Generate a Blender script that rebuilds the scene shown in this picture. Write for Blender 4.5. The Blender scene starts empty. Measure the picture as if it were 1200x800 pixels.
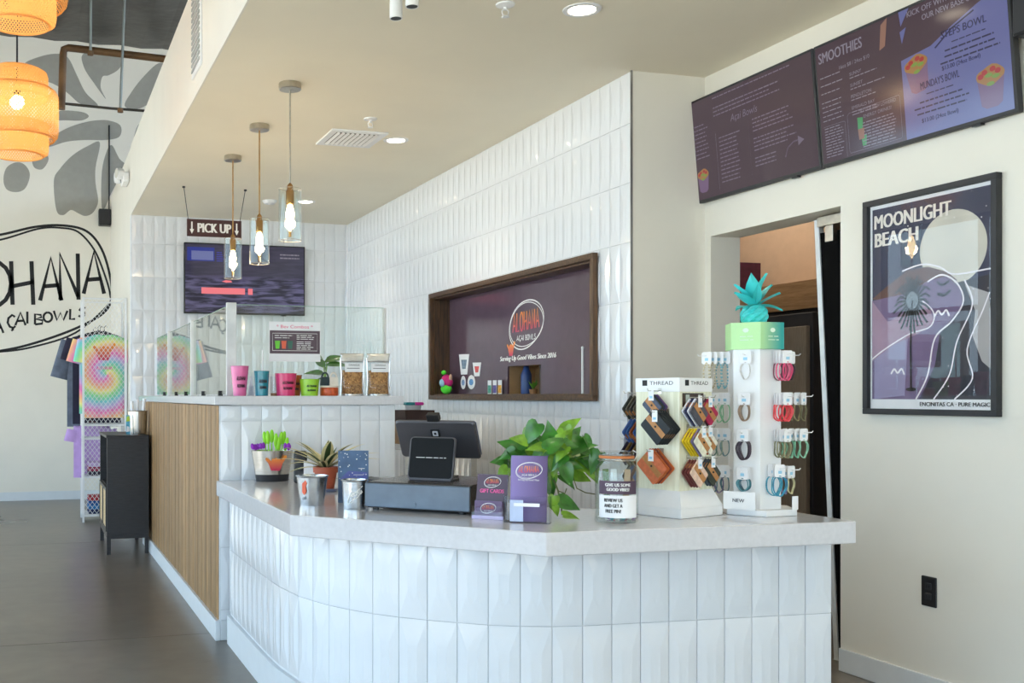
import bpy, bmesh, math, random
from mathutils import Vector, Matrix
random.seed(7)
S = bpy.context.scene
COL = S.collection
PI = math.pi
# ------------------------------------------------------------------ camera
FPX, CX, HZ, EYE = 1222.0, 384.0, 463.0, 1.22
YAW = math.atan(346/1222)
SN, CS = math.sin(YAW), math.cos(YAW)
cd = bpy.data.cameras.new('camera'); cam = bpy.data.objects.new('camera', cd); COL.objects.link(cam)
cam.location = (0, 0, EYE); cam.rotation_euler = (PI/2, 0, -YAW)
cd.sensor_width = 36; cd.lens = FPX/1200*36
cd.shift_x = (600-CX)/1200; cd.shift_y = (HZ-400)/1200
cd.clip_start = .05; S.camera = cam
# ------------------------------------------------------------------ world, light, exposure
W = bpy.data.worlds.new('world'); S.world = W; W.use_nodes = True
bg = W.node_tree.nodes['Background']; bg.inputs[0].default_value = (.62, .80, 1.0, 1); bg.inputs[1].default_value = 6.2
sun = bpy.data.lights.new('sun', 'SUN'); sun.energy = 34; sun.angle = .01; sun.color = (1, .96, .90); so = bpy.data.objects.new('sun', sun); COL.objects.link(so)
so.rotation_euler = Vector((.95, .75, -1)).to_track_quat('-Z', 'Y').to_euler()
def portal(loc, rot, sx, sy):
    l = bpy.data.lights.new('window_portal', 'AREA'); l.shape = 'RECTANGLE'; l.size = sx; l.size_y = sy; l.cycles.is_portal = True
    o = bpy.data.objects.new('window_portal', l); COL.objects.link(o); o.location = loc; o.rotation_euler = rot
portal((-4.55, 4.7, 1.85), (0, -PI/2, 0), 3.3, 14.4)
portal((-.9, -3.05, 1.6), (PI/2, 0, 0), 6.4, 2.7)
S.view_settings.view_transform = 'Standard'; S.view_settings.look = 'None'
S.view_settings.exposure = -0.25; S.view_settings.gamma = 1; S.view_settings.use_curve_mapping = False
# ------------------------------------------------------------------ measuring helpers (photo pixel on a known real plane -> point)
def ray(px, py):
    u = (px-CX)/FPX; return Vector((SN+CS*u, CS-SN*u, (HZ-py)/FPX))
def on_x(px, py, x):
    r = ray(px, py); return Vector((0, 0, EYE)) + r*(x/r.x)
def on_y(px, py, y):
    r = ray(px, py); return Vector((0, 0, EYE)) + r*(y/r.y)
def on_z(px, py, z):
    r = ray(px, py); return Vector((0, 0, EYE)) + r*((z-EYE)/r.z)
def at(px, py, d):
    return Vector((0, 0, EYE)) + ray(px, py)*d
# ------------------------------------------------------------------ materials
def lin(c):
    return tuple((x/12.92 if x <= .04045 else ((x+.055)/1.055)**2.4) for x in c)
def c8(r, g, b): return lin((r/255, g/255, b/255))
MC = {}
def mat(name, col, rough=.5, metal=0, var=.05, scale=14, bump=0, emit=0, ecol=None, bscale=None, coat=0, spec=.5, stretch=None, sss=0):
    if name in MC: return MC[name]
    m = bpy.data.materials.new(name); m.use_nodes = True; nt = m.node_tree; N = nt.nodes; L = nt.links
    b = N['Principled BSDF']; b.inputs['Roughness'].default_value = rough; b.inputs['Metallic'].default_value = metal
    b.inputs['Specular IOR Level'].default_value = spec
    if coat: b.inputs['Coat Weight'].default_value = coat; b.inputs['Coat Roughness'].default_value = .05
    tc = N.new('ShaderNodeTexCoord'); mp = N.new('ShaderNodeMapping'); L.new(tc.outputs['Object'], mp.inputs[0])
    if stretch: mp.inputs['Scale'].default_value = stretch
    nz = N.new('ShaderNodeTexNoise'); nz.inputs['Scale'].default_value = scale; nz.inputs['Detail'].default_value = 4; L.new(mp.outputs[0], nz.inputs[0])
    rp = N.new('ShaderNodeValToRGB')
    a = [max(0, c*(1-var*2)) for c in col]; d = [min(1, c*(1+var*2)) for c in col]
    rp.color_ramp.elements[0].position = .3; rp.color_ramp.elements[1].position = .7
    rp.color_ramp.elements[0].color = (*a, 1); rp.color_ramp.elements[1].color = (*d, 1)
    L.new(nz.outputs[0], rp.inputs[0]); L.new(rp.outputs[0], b.inputs['Base Color'])
    if bump:
        n2 = N.new('ShaderNodeTexNoise'); n2.inputs['Scale'].default_value = bscale or scale*3; L.new(mp.outputs[0], n2.inputs[0])
        bp = N.new('ShaderNodeBump'); bp.inputs['Strength'].default_value = bump; bp.inputs['Distance'].default_value = .01
        L.new(n2.outputs[0], bp.inputs['Height']); L.new(bp.outputs[0], b.inputs['Normal'])
    if emit:
        b.inputs['Emission Color'].default_value = (*(ecol or col), 1); b.inputs['Emission Strength'].default_value = emit
    if sss: 
        b.inputs['Transmission Weight'].default_value = sss
    MC[name] = m; return m
def thin_glass(name, tint=(1, 1, 1), ior=1.45, rough=.0, boost=1.0):
    if name in MC: return MC[name]
    m = bpy.data.materials.new(name); m.use_nodes = True; nt = m.node_tree; N = nt.nodes; L = nt.links; N.clear()
    o = N.new('ShaderNodeOutputMaterial'); mx = N.new('ShaderNodeMixShader'); t = N.new('ShaderNodeBsdfTransparent'); g = N.new('ShaderNodeBsdfGlossy')
    f = N.new('ShaderNodeFresnel'); ge = N.new('ShaderNodeNewGeometry'); mr = N.new('ShaderNodeMapRange'); mr.inputs['To Min'].default_value = ior; mr.inputs['To Max'].default_value = 1/ior
    L.new(ge.outputs['Backfacing'], mr.inputs[0]); L.new(mr.outputs[0], f.inputs[0]); t.inputs[0].default_value = (*tint, 1); g.inputs['Roughness'].default_value = rough
    L.new(f.outputs[0], mx.inputs[0]); L.new(t.outputs[0], mx.inputs[1]); L.new(g.outputs[0], mx.inputs[2]); L.new(mx.outputs[0], o.inputs[0])
    MC[name] = m; return m
def wood(name, dark, light, sc=6, stretch=(1, 1, 14), rough=.5, along='z'):
    if name in MC: return MC[name]
    m = bpy.data.materials.new(name); m.use_nodes = True; nt = m.node_tree; N = nt.nodes; L = nt.links; b = N['Principled BSDF']
    b.inputs['Roughness'].default_value = rough
    tc = N.new('ShaderNodeTexCoord'); mp = N.new('ShaderNodeMapping'); L.new(tc.outputs['Object'], mp.inputs[0])
    s = {'z': (14, 14, 1), 'x': (1, 14, 14), 'y': (14, 1, 14)}[along]; mp.inputs['Scale'].default_value = s
    oi = N.new('ShaderNodeObjectInfo'); mt = N.new('ShaderNodeMath'); mt.operation = 'MULTIPLY'; mt.inputs[1].default_value = 40; L.new(oi.outputs['Random'], mt.inputs[0])
    cb = N.new('ShaderNodeCombineXYZ'); 
    for i in range(3): L.new(mt.outputs[0], cb.inputs[i])
    L.new(cb.outputs[0], mp.inputs['Location'])
    nz = N.new('ShaderNodeTexNoise'); nz.inputs['Scale'].default_value = sc; nz.inputs['Detail'].default_value = 6; nz.inputs['Roughness'].default_value = .7; L.new(mp.outputs[0], nz.inputs[0])
    rp = N.new('ShaderNodeValToRGB'); rp.color_ramp.elements[0].position = .36; rp.color_ramp.elements[1].position = .64
    rp.color_ramp.elements[0].color = (*dark, 1); rp.color_ramp.elements[1].color = (*light, 1)
    L.new(nz.outputs[0], rp.inputs[0])
    hs = N.new('ShaderNodeHueSaturation'); mr = N.new('ShaderNodeMapRange'); mr.inputs['To Min'].default_value = .72; mr.inputs['To Max'].default_value = 1.2
    L.new(oi.outputs['Random'], mr.inputs[0]); L.new(mr.outputs[0], hs.inputs['Value']); L.new(rp.outputs[0], hs.inputs['Color']); L.new(hs.outputs[0], b.inputs['Base Color'])
    bp = N.new('ShaderNodeBump'); bp.inputs['Strength'].default_value = .25; L.new(nz.outputs[0], bp.inputs['Height']); L.new(bp.outputs[0], b.inputs['Normal'])
    MC[name] = m; return m
def two_tone(name, axis, c0, c1, rough=.4):      # a colour that fades along one axis of the thing (printed gradient)
    if name in MC: return MC[name]
    m = bpy.data.materials.new(name); m.use_nodes = True; nt = m.node_tree; N = nt.nodes; L = nt.links; b = N['Principled BSDF']; b.inputs['Roughness'].default_value = rough
    tc = N.new('ShaderNodeTexCoord'); sp = N.new('ShaderNodeSeparateXYZ'); L.new(tc.outputs['Generated'], sp.inputs[0]); rp = N.new('ShaderNodeValToRGB')
    rp.color_ramp.elements[0].color = (*c0, 1); rp.color_ramp.elements[1].color = (*c1, 1); L.new(sp.outputs[axis], rp.inputs[0]); L.new(rp.outputs[0], b.inputs['Base Color'])
    MC[name] = m; return m
def tie_dye(name, cx, cz, seed=0):
    m = bpy.data.materials.new(name); m.use_nodes = True; nt = m.node_tree; N = nt.nodes; L = nt.links; b = N['Principled BSDF']; b.inputs['Roughness'].default_value = .85
    def M(op, *a):
        n = N.new('ShaderNodeMath'); n.operation = op
        for i, v in enumerate(a):
            if isinstance(v, (int, float)): n.inputs[i].default_value = v
            else: L.new(v, n.inputs[i])
        return n.outputs[0]
    tc = N.new('ShaderNodeTexCoord'); sp = N.new('ShaderNodeSeparateXYZ'); L.new(tc.outputs['Object'], sp.inputs[0])
    x = M('SUBTRACT', sp.outputs[0], cx); z = M('SUBTRACT', sp.outputs[2], cz)
    r = M('SQRT', M('ADD', M('MULTIPLY', x, x), M('MULTIPLY', z, z))); an = M('DIVIDE', M('ARCTAN2', z, x), 2*PI)
    nz = N.new('ShaderNodeTexNoise'); nz.inputs['Scale'].default_value = 14; L.new(tc.outputs['Object'], nz.inputs[0])
    v = M('FRACT', M('ADD', M('ADD', M('MULTIPLY', r, 3.2), an), M('ADD', M('MULTIPLY', nz.outputs[0], .18), seed)))
    rp = N.new('ShaderNodeValToRGB'); cr = rp.color_ramp
    cols = [(0, c8(245, 140, 195)), (.2, c8(250, 185, 140)), (.36, c8(248, 238, 150)), (.52, c8(150, 228, 160)), (.68, c8(130, 215, 215)), (.84, c8(212, 180, 228)), (1, c8(245, 120, 185))]
    cr.elements[0].color = (*cols[0][1], 1); cr.elements[1].position = 1; cr.elements[1].color = (*cols[-1][1], 1)
    for p, c in cols[1:-1]: e = cr.elements.new(p); e.color = (*c, 1)
    L.new(v, rp.inputs[0]); L.new(rp.outputs[0], b.inputs['Base Color']); return m
paint = mat('warm_white_paint', c8(236, 231, 219), .55, var=.01, scale=3, bump=.02, bscale=120)
ceil_paint = mat('ceiling_paint', c8(243, 235, 215), .8, var=.01, scale=2)
tilem = mat('white_glazed_tile', c8(231, 233, 236), .1, var=.012, scale=5, coat=.3, bump=.015, bscale=9)
grout = mat('pale_grout', c8(222, 224, 226), .8)
white = mat('white_plastic', c8(238, 238, 238), .35, var=.01)
trimw = mat('white_trim_paint', c8(225, 229, 232), .4, var=.01)
quartz = mat('white_quartz', c8(214, 213, 216), .12, var=.02, scale=60, coat=.2)
black = mat('black_plastic', c8(28, 28, 30), .4, var=.08)
blackm = mat('matte_black_paint', c8(40, 40, 43), .5, var=.05)
chrome = mat('brushed_nickel', c8(190, 186, 176), .28, 1, var=.05, scale=40)
steel = mat('galvanised_steel', c8(200, 205, 210), .22, 1, var=.08, scale=25)
steelb = mat('brushed_stainless', c8(205, 200, 192), .25, 1, var=.06, stretch=(1, 1, 20))
plum = mat('plum_print', c8(74, 50, 72), .3, var=.03)
pane = thin_glass('clear_glass', (.97, .99, .98))
paneg = thin_glass('counter_glass', (.95, .985, .97), 1.5)
acrylic = thin_glass('clear_acrylic', (.97, .98, 1), 1.5)
paperw = mat('white_paper', c8(240, 240, 242), .7, var=.01)
dwood = wood('dark_walnut', c8(52, 34, 20), c8(112, 80, 50), 5, rough=.4, along='y')
dwoodz = wood('dark_walnut_upright', c8(52, 34, 20), c8(112, 80, 50), 5, rough=.4, along='z')
slatw = wood('oak_slat', c8(126, 94, 60), c8(176, 140, 96), 7, rough=.55, along='z')
inkw = mat('white_ink', c8(240, 238, 235), .5, var=.01)
inkb = mat('black_ink', c8(22, 21, 22), .6, var=.03)
pink = mat('pink_print', c8(240, 90, 160), .4)
# ------------------------------------------------------------------ mesh helpers
class MB:
    def __init__(s): s.v = []; s.f = []; s.mi = []; s.i = 0
    def add(s, vs, fs, M=None, mi=None):
        n = len(s.v); s.v += [tuple(M @ Vector(p)) if M else tuple(p) for p in vs]
        s.f += [tuple(n+k for k in q) for q in fs]; s.mi += [s.i if mi is None else mi]*len(fs); return s
    def box(s, x0, x1, y0, y1, z0, z1, M=None):
        v = [(x, y, z) for z in (z0, z1) for y in (y0, y1) for x in (x0, x1)]
        return s.add(v, [(0, 2, 3, 1), (4, 5, 7, 6), (0, 1, 5, 4), (2, 6, 7, 3), (0, 4, 6, 2), (1, 3, 7, 5)], M)
    def rbox(s, x0, x1, y0, y1, z0, z1, r=.004, M=None):   # box with chamfered edges along y (front/back outline) and bevelled rim
        pts = []
        for cx_, cz_, a0 in ((x1-r, z1-r, 0), (x0+r, z1-r, 90), (x0+r, z0+r, 180), (x1-r, z0+r, 270)):
            for k in range(4):
                a = math.radians(a0+k*30); pts.append((cx_+r*math.cos(a), cz_+r*math.sin(a)))
        e = min(r*.4, (y1-y0)*.3); n = len(pts); mx, mz = (x0+x1)/2, (z0+z1)/2
        def ring(y, k): return [(p[0]+(mx-p[0])*k/max(abs(x1-x0)/2, 1e-6), y, p[1]+(mz-p[1])*k/max(abs(z1-z0)/2, 1e-6)) for p in pts]
        v = ring(y0, e)+ring(y0+e, 0)+ring(y1-e, 0)+ring(y1, e); f = [tuple(range(n))[::-1], tuple(range(3*n, 4*n))]
        for j in range(3):
            for i in range(n): f.append((j*n+i, j*n+(i+1) % n, (j+1)*n+(i+1) % n, (j+1)*n+i))
        f = [tuple(reversed(q)) for q in f]
        return s.add(v, f, M)
    def lathe(s, prof, n=24, c=(0, 0, 0), M=None, caps=True, a0=0, a1=2*PI):
        full = abs(a1-a0-2*PI) < 1e-6; m = n if full else n+1; v = []; f = []
        for r, z in prof:
            for i in range(m):
                a = a0+(a1-a0)*i/n; v.append((c[0]+r*math.cos(a), c[1]+r*math.sin(a), c[2]+z))
        for j in range(len(prof)-1):
            for i in range(n):
                k = (i+1) % m; f.append((j*m+i, j*m+k, (j+1)*m+k, (j+1)*m+i))
        if caps and full:
            if prof[0][0] > 1e-5: f.append(tuple(range(m))[::-1])
            if prof[-1][0] > 1e-5: f.append(tuple(range((len(prof)-1)*m, len(prof)*m)))
        return s.add(v, f, M)
    def cyl(s, c, r, h, n=20, r2=None, M=None): return s.lathe([(r, 0), (r if r2 is None else r2, h)], n, c, M)
    def tube(s, pts, r, n=6, closed=False, M=None):
        pts = [Vector(p) for p in pts]; m = len(pts); v = []; f = []; up = None
        for i, p in enumerate(pts):
            a = pts[(i-1) % m] if (closed or i > 0) else p; b = pts[(i+1) % m] if (closed or i < m-1) else p
            t = (b-a).normalized() if (b-a).length > 1e-9 else Vector((0, 0, 1))
            if up is None: up = t.orthogonal().normalized()
            else:
                up = up-t*up.dot(t); up = up.normalized() if up.length > 1e-6 else t.orthogonal().normalized()
            w = t.cross(up); rr = r[i] if isinstance(r, (list, tuple)) else r
            for k in range(n):
                an = 2*PI*k/n; v.append(p+up*(rr*math.cos(an))+w*(rr*math.sin(an)))
        for i in range(m if closed else m-1):
            j = (i+1) % m
            for k in range(n): f.append((i*n+k, i*n+(k+1) % n, j*n+(k+1) % n, j*n+k))
        if not closed: f += [tuple(range(n))[::-1], tuple(range((m-1)*n, m*n))]
        return s.add(v, f, M)
    def plate(s, pts, y0, y1, M=None):      # polygon in local x,z extruded along y
        n = len(pts); v = [(p[0], y0, p[1]) for p in pts]+[(p[0], y1, p[1]) for p in pts]
        f = [tuple(range(n)), tuple(range(n, 2*n))[::-1]]+[(i, i+n, (i+1) % n+n, (i+1) % n) for i in range(n)]
        return s.add(v, f, M)
    def slab(s, pts, z0, z1, M=None):       # polygon in x,y extruded up
        n = len(pts); v = [(p[0], p[1], z0) for p in pts]+[(p[0], p[1], z1) for p in pts]
        f = [tuple(range(n))[::-1], tuple(range(n, 2*n))]+[(i, (i+1) % n, (i+1) % n+n, i+n) for i in range(n)]
        return s.add(v, f, M)
    def stroke(s, pts, w, y=0, t=.0006, M=None):   # a painted line in local x,z
        P = [Vector((p[0], p[1])) for p in pts]; L_, R_ = [], []
        for i, p in enumerate(P):
            a = P[max(i-1, 0)]; b = P[min(i+1, len(P)-1)]; d = (b-a); d = d.normalized() if d.length > 1e-9 else Vector((1, 0)); n = Vector((-d.y, d.x))*w/2
            L_.append(p+n); R_.append(p-n)
        m = len(P); v = [(q.x, y-t, q.y) for q in L_]+[(q.x, y-t, q.y) for q in R_]
        return s.add(v, [(i, i+m, i+m+1, i+1) for i in range(m-1)], M)
    def sphere(s, c, r, n=14, m=8, sc=(1, 1, 1), M=None):
        pr = [(r*math.sin(PI*k/m)*1.0, -r*math.cos(PI*k/m)) for k in range(m+1)]; v = []; f = []
        for a, z in pr:
            for i in range(n): t = 2*PI*i/n; v.append((c[0]+a*math.cos(t)*sc[0], c[1]+a*math.sin(t)*sc[1], c[2]+z*sc[2]))
        for j in range(m):
            for i in range(n): f.append((j*n+i, j*n+(i+1) % n, (j+1)*n+(i+1) % n, (j+1)*n+i))
        return s.add(v, f, M)
    def build(s, name, m, parent=None, smooth=False, bevel=0, **tags):
        me = bpy.data.meshes.new(name); me.from_pydata(s.v, [], s.f)
        for q in (m if isinstance(m, (list, tuple)) else [m]): me.materials.append(q)
        if isinstance(m, (list, tuple)): me.polygons.foreach_set('material_index', s.mi)
        if smooth: me.polygons.foreach_set('use_smooth', [True]*len(s.f))
        me.update(); o = bpy.data.objects.new(name, me); COL.objects.link(o); o.parent = parent
        if smooth and smooth != 'all':
            try: me.set_sharp_from_angle(angle=math.radians(38))
            except Exception: pass
        if bevel:
            b = o.modifiers.new('bevel', 'BEVEL'); b.width = bevel; b.segments = 2; b.limit_method = 'ANGLE'; b.angle_limit = .7
        for k, q in tags.items(): o[k] = q
        return o
def thing(name, label, cat, loc=(0, 0, 0), rz=0, group=None):
    o = bpy.data.objects.new(name, None); o.empty_display_size = .05; COL.objects.link(o); o.location = loc; o.rotation_euler = (0, 0, rz)
    o['label'] = label; o['category'] = cat
    if group: o['group'] = group
    return o
def copy_tree(root, loc, rz=None, label=None, par=None):
    c = root.copy(); COL.objects.link(c); c.parent = par
    if par is None:
        c.location = loc
        if rz is not None: c.rotation_euler = (0, 0, rz) if not hasattr(rz, '__len__') else rz
        if label: c['label'] = label
    for ch in list(KIDS.get(root.name, [])) or [q for q in root.children]:
        copy_tree(ch, None, par=c)
    return c
KIDS = {}
TXT = {}
def glyphs(txt):
    if txt in TXT: return TXT[txt]
    cu = bpy.data.curves.new('lettering', 'FONT'); cu.body = txt; cu.size = 1; cu.resolution_u = 3; cu.align_x = 'LEFT'
    ob = bpy.data.objects.new('lettering', cu); me = ob.to_mesh()
    v = [tuple(p.co) for p in me.vertices]; f = [tuple(p.vertices) for p in me.polygons]; ob.to_mesh_clear(); bpy.data.objects.remove(ob); bpy.data.curves.remove(cu)
    x0 = min(p[0] for p in v); x1 = max(p[0] for p in v)
    TXT[txt] = ([(p[0]-x0, p[1]) for p in v], f, x1-x0); return TXT[txt]
def text(mb, txt, x, z, h, w=None, y=0, align='c', shear=0, t=.0006, M=None, wrap=None, bold=0):
    """lettering h high (capital height) standing on z, facing local -Y"""
    v, f, tw = glyphs(txt); s = h/.7; sx = (w/tw) if w else s
    off = {'c': -tw*sx/2, 'l': 0, 'r': -tw*sx}[align]
    for ki, k in enumerate((0,) if not bold else (-bold, 0, bold)):
        q = [(x+off+p[0]*sx+p[1]*s*shear+k, y-t-ki*.0003, z+p[1]*s) for p in v]
        if wrap: q = [(wrap*math.sin(a[0]/wrap), -wrap*math.cos(a[0]/wrap)-t-ki*.0003, a[2]) for a in q]
        mb.add(q, f, M)
LET = {'A': [[(0, 0), (.33, 1), (.66, 0)], [(.1, .33), (.58, .36)]], 'L': [[(.03, 1), (0, 0), (.5, .04)]], 'H': [[(0, 1), (.04, 0)], [(.55, 1), (.6, 0)], [(0, .42), (.6, .52)]],
       'N': [[(.02, 0), (0, 1), (.5, 0.05)], [(.5, .0), (.48, 1)]], 'I': [[(0, 1), (0, 0)]], 'B': [[(0, 0), (0, 1), (.35, .92), (.38, .7), (.03, .53), (.45, .4), (.42, .08), (0, 0)]],
       'C': [[(.5, .85), (.3, 1), (.05, .75), (0, .4), (.15, .08), (.4, 0), (.52, .15)], [(.3, 0), (.36, -.14), (.24, -.22)]], 'W': [[(0, 1), (.2, 0), (.42, .8), (.6, 0), (.85, 1)]],
       'S': [[(.45, .9), (.2, 1), (.05, .75), (.38, .45), (.4, .15), (.15, 0), (0, .12)]],
       'O': [[(.3+.3*math.cos(t*PI/8+PI/2), .5+.5*math.sin(t*PI/8+PI/2)) for t in range(17)]]}
LW = {'A': .66, 'L': .5, 'H': .6, 'N': .5, 'I': .02, 'B': .45, 'C': .52, 'W': .85, 'S': .45, 'O': .6}
def scrawl(mb, word, x, z, h, w, sw, y=0, slope=0, M=None, t=.0006):
    tot = sum(LW[c] for c in word)+.22*(len(word)-1); k = w/tot; cx_ = x
    for c in word:
        for st in LET[c]: mb.stroke([(cx_+p[0]*k, z+p[1]*h+(cx_-x)*slope) for p in st], sw, y, t, M)
        cx_ += (LW[c]+.22)*k
def oval(cx_, cz_, rx, rz_, n=40, rot=0, wob=.04, ph=0):
    o = []
    for i in range(n+1):
        a = 2*PI*i/n; q = 1+wob*math.sin(2*a+ph)+wob*.5*math.cos(3*a+ph); x, z = rx*math.cos(a)*q, rz_*math.sin(a)*q
        o.append((cx_+x*math.cos(rot)-z*math.sin(rot), cz_+x*math.sin(rot)+z*math.cos(rot)))
    return o
SHAKA = [(.18, .0), (.62, -.02), (.72, .18), (.78, .42), (1.0, .78), (.96, .88), (.86, .86), (.70, .60), (.66, .66), (.58, .70), (.52, .66), (.46, .73), (.38, .72), (.34, .66), (.27, .70), (.20, .64), (.19, .52), (.10, .62), (-.06, .74), (-.14, .70), (-.12, .60), (.02, .44), (.10, .2)]
shaka_mat = two_tone('shaka_sunset_print', 2, c8(205, 30, 95), c8(250, 160, 40))
def shaka(mb, x, z, w, y=0, t=.0008, wrap=None):
    q = [(x+p[0]*w, z+p[1]*w) for p in SHAKA]; v = [(p[0], y-t, p[1]) for p in q]
    if wrap: v = [(wrap*math.sin(a[0]/wrap), -wrap*math.cos(a[0]/wrap)-t, a[2]) for a in v]
    mb.add(v, [tuple(range(len(v)))])
def shop_logo(parent, x, z, w, y, stroke_m=inkw, ink=None):   # oval hand-drawn shop logo, w wide, standing on local face y
    a = MB(); h = w*.62
    a.stroke(oval(x, z, w*.5, h*.5, rot=.12), w*.018, y); a.stroke(oval(x+w*.01, z, w*.47, h*.47, rot=.05, ph=.7), w*.012, y, .0009)
    scrawl(a, 'ACAI', x-w*.26, z-h*.33, h*.11, w*.2, w*.012, y); scrawl(a, 'BOWLS', x, z-h*.33, h*.11, w*.28, w*.012, y)
    a.build('logo_outline', stroke_m, parent)
    b = MB(); scrawl(b, 'ALOHANA', x-w*.38, z-h*.14, h*.4, w*.76, w*.026, y, .04); b.build('logo_lettering', ink or shaka_mat, parent)
# ------------------------------------------------------------------ room dimensions
XR, XT, XB, YN, YB, YM, ZC, ZF, ZH = 3.452, 3.008, .888, 4.805, 9.908, 12.597, 2.914, 3.565, 5.36
YF, XL = -3.0, -4.5
ST = dict(kind='structure')
# floor with saw cuts
def floor_mat():
    m = bpy.data.materials.new('polished_concrete'); m.use_nodes = True; nt = m.node_tree; N = nt.nodes; L = nt.links; b = N['Principled BSDF']
    tc = N.new('ShaderNodeTexCoord'); n1 = N.new('ShaderNodeTexNoise'); n1.inputs['Scale'].default_value = .8; n1.inputs['Detail'].default_value = 3; n1.inputs['Roughness'].default_value = .65
    n2 = N.new('ShaderNodeTexNoise'); n2.inputs['Scale'].default_value = 9; n2.inputs['Detail'].default_value = 6
    L.new(tc.outputs['Object'], n1.inputs[0]); L.new(tc.outputs['Object'], n2.inputs[0])
    mx = N.new('ShaderNodeMath'); mx.operation = 'MULTIPLY_ADD'; mx.inputs[1].default_value = .35; L.new(n2.outputs[0], mx.inputs[0]); L.new(n1.outputs[0], mx.inputs[2])
    rp = N.new('ShaderNodeValToRGB'); rp.color_ramp.elements[0].position = .45; rp.color_ramp.elements[0].color = (*c8(92, 84, 75), 1); rp.color_ramp.elements[1].position = .9; rp.color_ramp.elements[1].color = (*c8(128, 119, 108), 1)
    L.new(mx.outputs[0], rp.inputs[0]); L.new(rp.outputs[0], b.inputs['Base Color'])
    mr = N.new('ShaderNodeMapRange'); mr.inputs['To Min'].default_value = .24; mr.inputs['To Max'].default_value = .34; L.new(n1.outputs[0], mr.inputs[0]); L.new(mr.outputs[0], b.inputs['Roughness'])
    bp = N.new('ShaderNodeBump'); bp.inputs['Strength'].default_value = .015; L.new(n2.outputs[0], bp.inputs['Height']); L.new(bp.outputs[0], b.inputs['Normal'])
    return m
fm = floor_mat(); fl = MB()
cuts_y = [YF, 1.72, 5.312, 8.87, YM]; cuts_x = [XL, -1.9, 2.2, 5.2]
for i in range(len(cuts_y)-1):
    for j in range(len(cuts_x)-1):
        fl.box(cuts_x[j]+.003, cuts_x[j+1]-.003, cuts_y[i]+.003, cuts_y[i+1]-.003, -.06, 0)
fl.build('floor', fm, **ST)
mb = MB(); mb.box(XL, 5.2, YF, YM, -.09, -.0615); mb.build('floor.001', mat('saw_cut_grime', c8(40, 37, 34), .9), **ST)
mb = MB(); mb.box(-40, 30, -40, 40, -.3, -.16); mb.build('floor.002', mat('outdoor_paving', c8(170, 166, 158), .8, scale=2), **ST)
# ceilings
mb = MB(); mb.box(XB+.01, 5.2, YF, YB+.2, ZC, ZC+.05); mb.build('ceiling', ceil_paint, **ST)
mb = MB(); mb.box(XB, XB+.01, YF, YB, ZC, ZF); mb.box(XB+.01, 5.2, YF, YM, ZF-.05, ZF); mb.build('wall_soffit', paint, **ST)
foil = mat('black_insulation_wrap', c8(46, 42, 39), .3, var=.2, scale=3, bump=.9, bscale=4)
mb = MB()
for i in range(22):
    x0 = XL+i*.5; mb.add([(x0, YF, ZH+.02), (x0+.25, YF, ZH), (x0+.5, YF, ZH+.02), (x0, YM, ZH+.02), (x0+.25, YM, ZH), (x0+.5, YM, ZH+.02)], [(0, 1, 4, 3), (1, 2, 5, 4)])
mb.box(XL, 6.5, YF, YM, ZH+.03, ZH+.1)
mb.build('ceiling.001', foil, **ST)
# far mural wall, side wall, back tiled wall core
mb = MB(); mb.box(XL, 6.5, YM, YM+.15, 0, ZH+.1); farw = mb.build('wall_far', paint, **ST)
mb = MB(); mb.box(XB+.006, XB+.12, YB+.01, YM, 0, ZF); mb.build('wall_side', paint, **ST)
mb = MB(); mb.box(XB+.004, XT, YB+.008, YB+.12, 0, ZC); backw = mb.build('wall_back', grout, **ST)
HY0, HY1, HZ0, HZ1 = 5.145, 7.57, 1.205, 1.985
mb = MB(); x0, x1 = XT+.008, XT+.30
mb.box(x0, x1, YN+.008, HY0, 0, ZC); mb.box(x0, x1, HY1, YB, 0, ZC); mb.box(x0, x1, HY0, HY1, 0, HZ0); mb.box(x0, x1, HY0, HY1, HZ1, ZC)
midw = mb.build('wall_middle', grout, **ST)
mb = MB(); mb.box(XT+.0085, XR, YN, YN+.0075, 0, ZC); mb.box(XT+.301, XR, YN+.0075, YN+.25, 0, ZC); mb.build('wall_return', paint, **ST)
mb = MB(); mb.box(XT-.006, XT+.004, YN-.006, YN+.002, 0, ZC); mb.build('trim_1', mat('aluminium_edge', c8(150, 150, 150), .35, .8), **ST)
# right wall with doorway
DY0, DY1, DZ = 3.834, 4.754, 2.06
mb = MB(); mb.box(XR, XR+.18, YF, DY0, 0, ZC); mb.box(XR, XR+.18, DY1, YN+.25, 0, ZC); mb.box(XR, XR+.18, DY0, DY1, DZ, ZC); rw = mb.build('wall_right', paint, **ST)
mb = MB(); mb.box(XR-.012, XR, YF, DY0, 0, .1); mb.box(XR-.012, XR, DY1, YN, 0, .1); mb.build('baseboard_right', trimw, bevel=.003, **ST)
mb = MB(); mb.box(XL+.05, XB, YM-.012, YM, 0, .1); mb.build('baseboard_far', trimw, **ST)
mb = MB(); mb.box(XB-.008, XB+.006, YB+.02, YM-.012, 0, .1); mb.build('baseboard_side', trimw, **ST)
# room beyond doorway
rosy = mat('rosy_beige_paint', c8(196, 168, 142), .7, var=.02)
mb = MB(); mb.box(4.9, 5.0, YN-2.6, 8.2, 0, ZC); mb.box(XR+.18, 5.0, 8.2, 8.3, 0, ZC); mb.box(XR+.18, 5.0, YN-2.7, YN-2.6, 0, ZC); mb.build('wall_storeroom', rosy, **ST)
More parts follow.
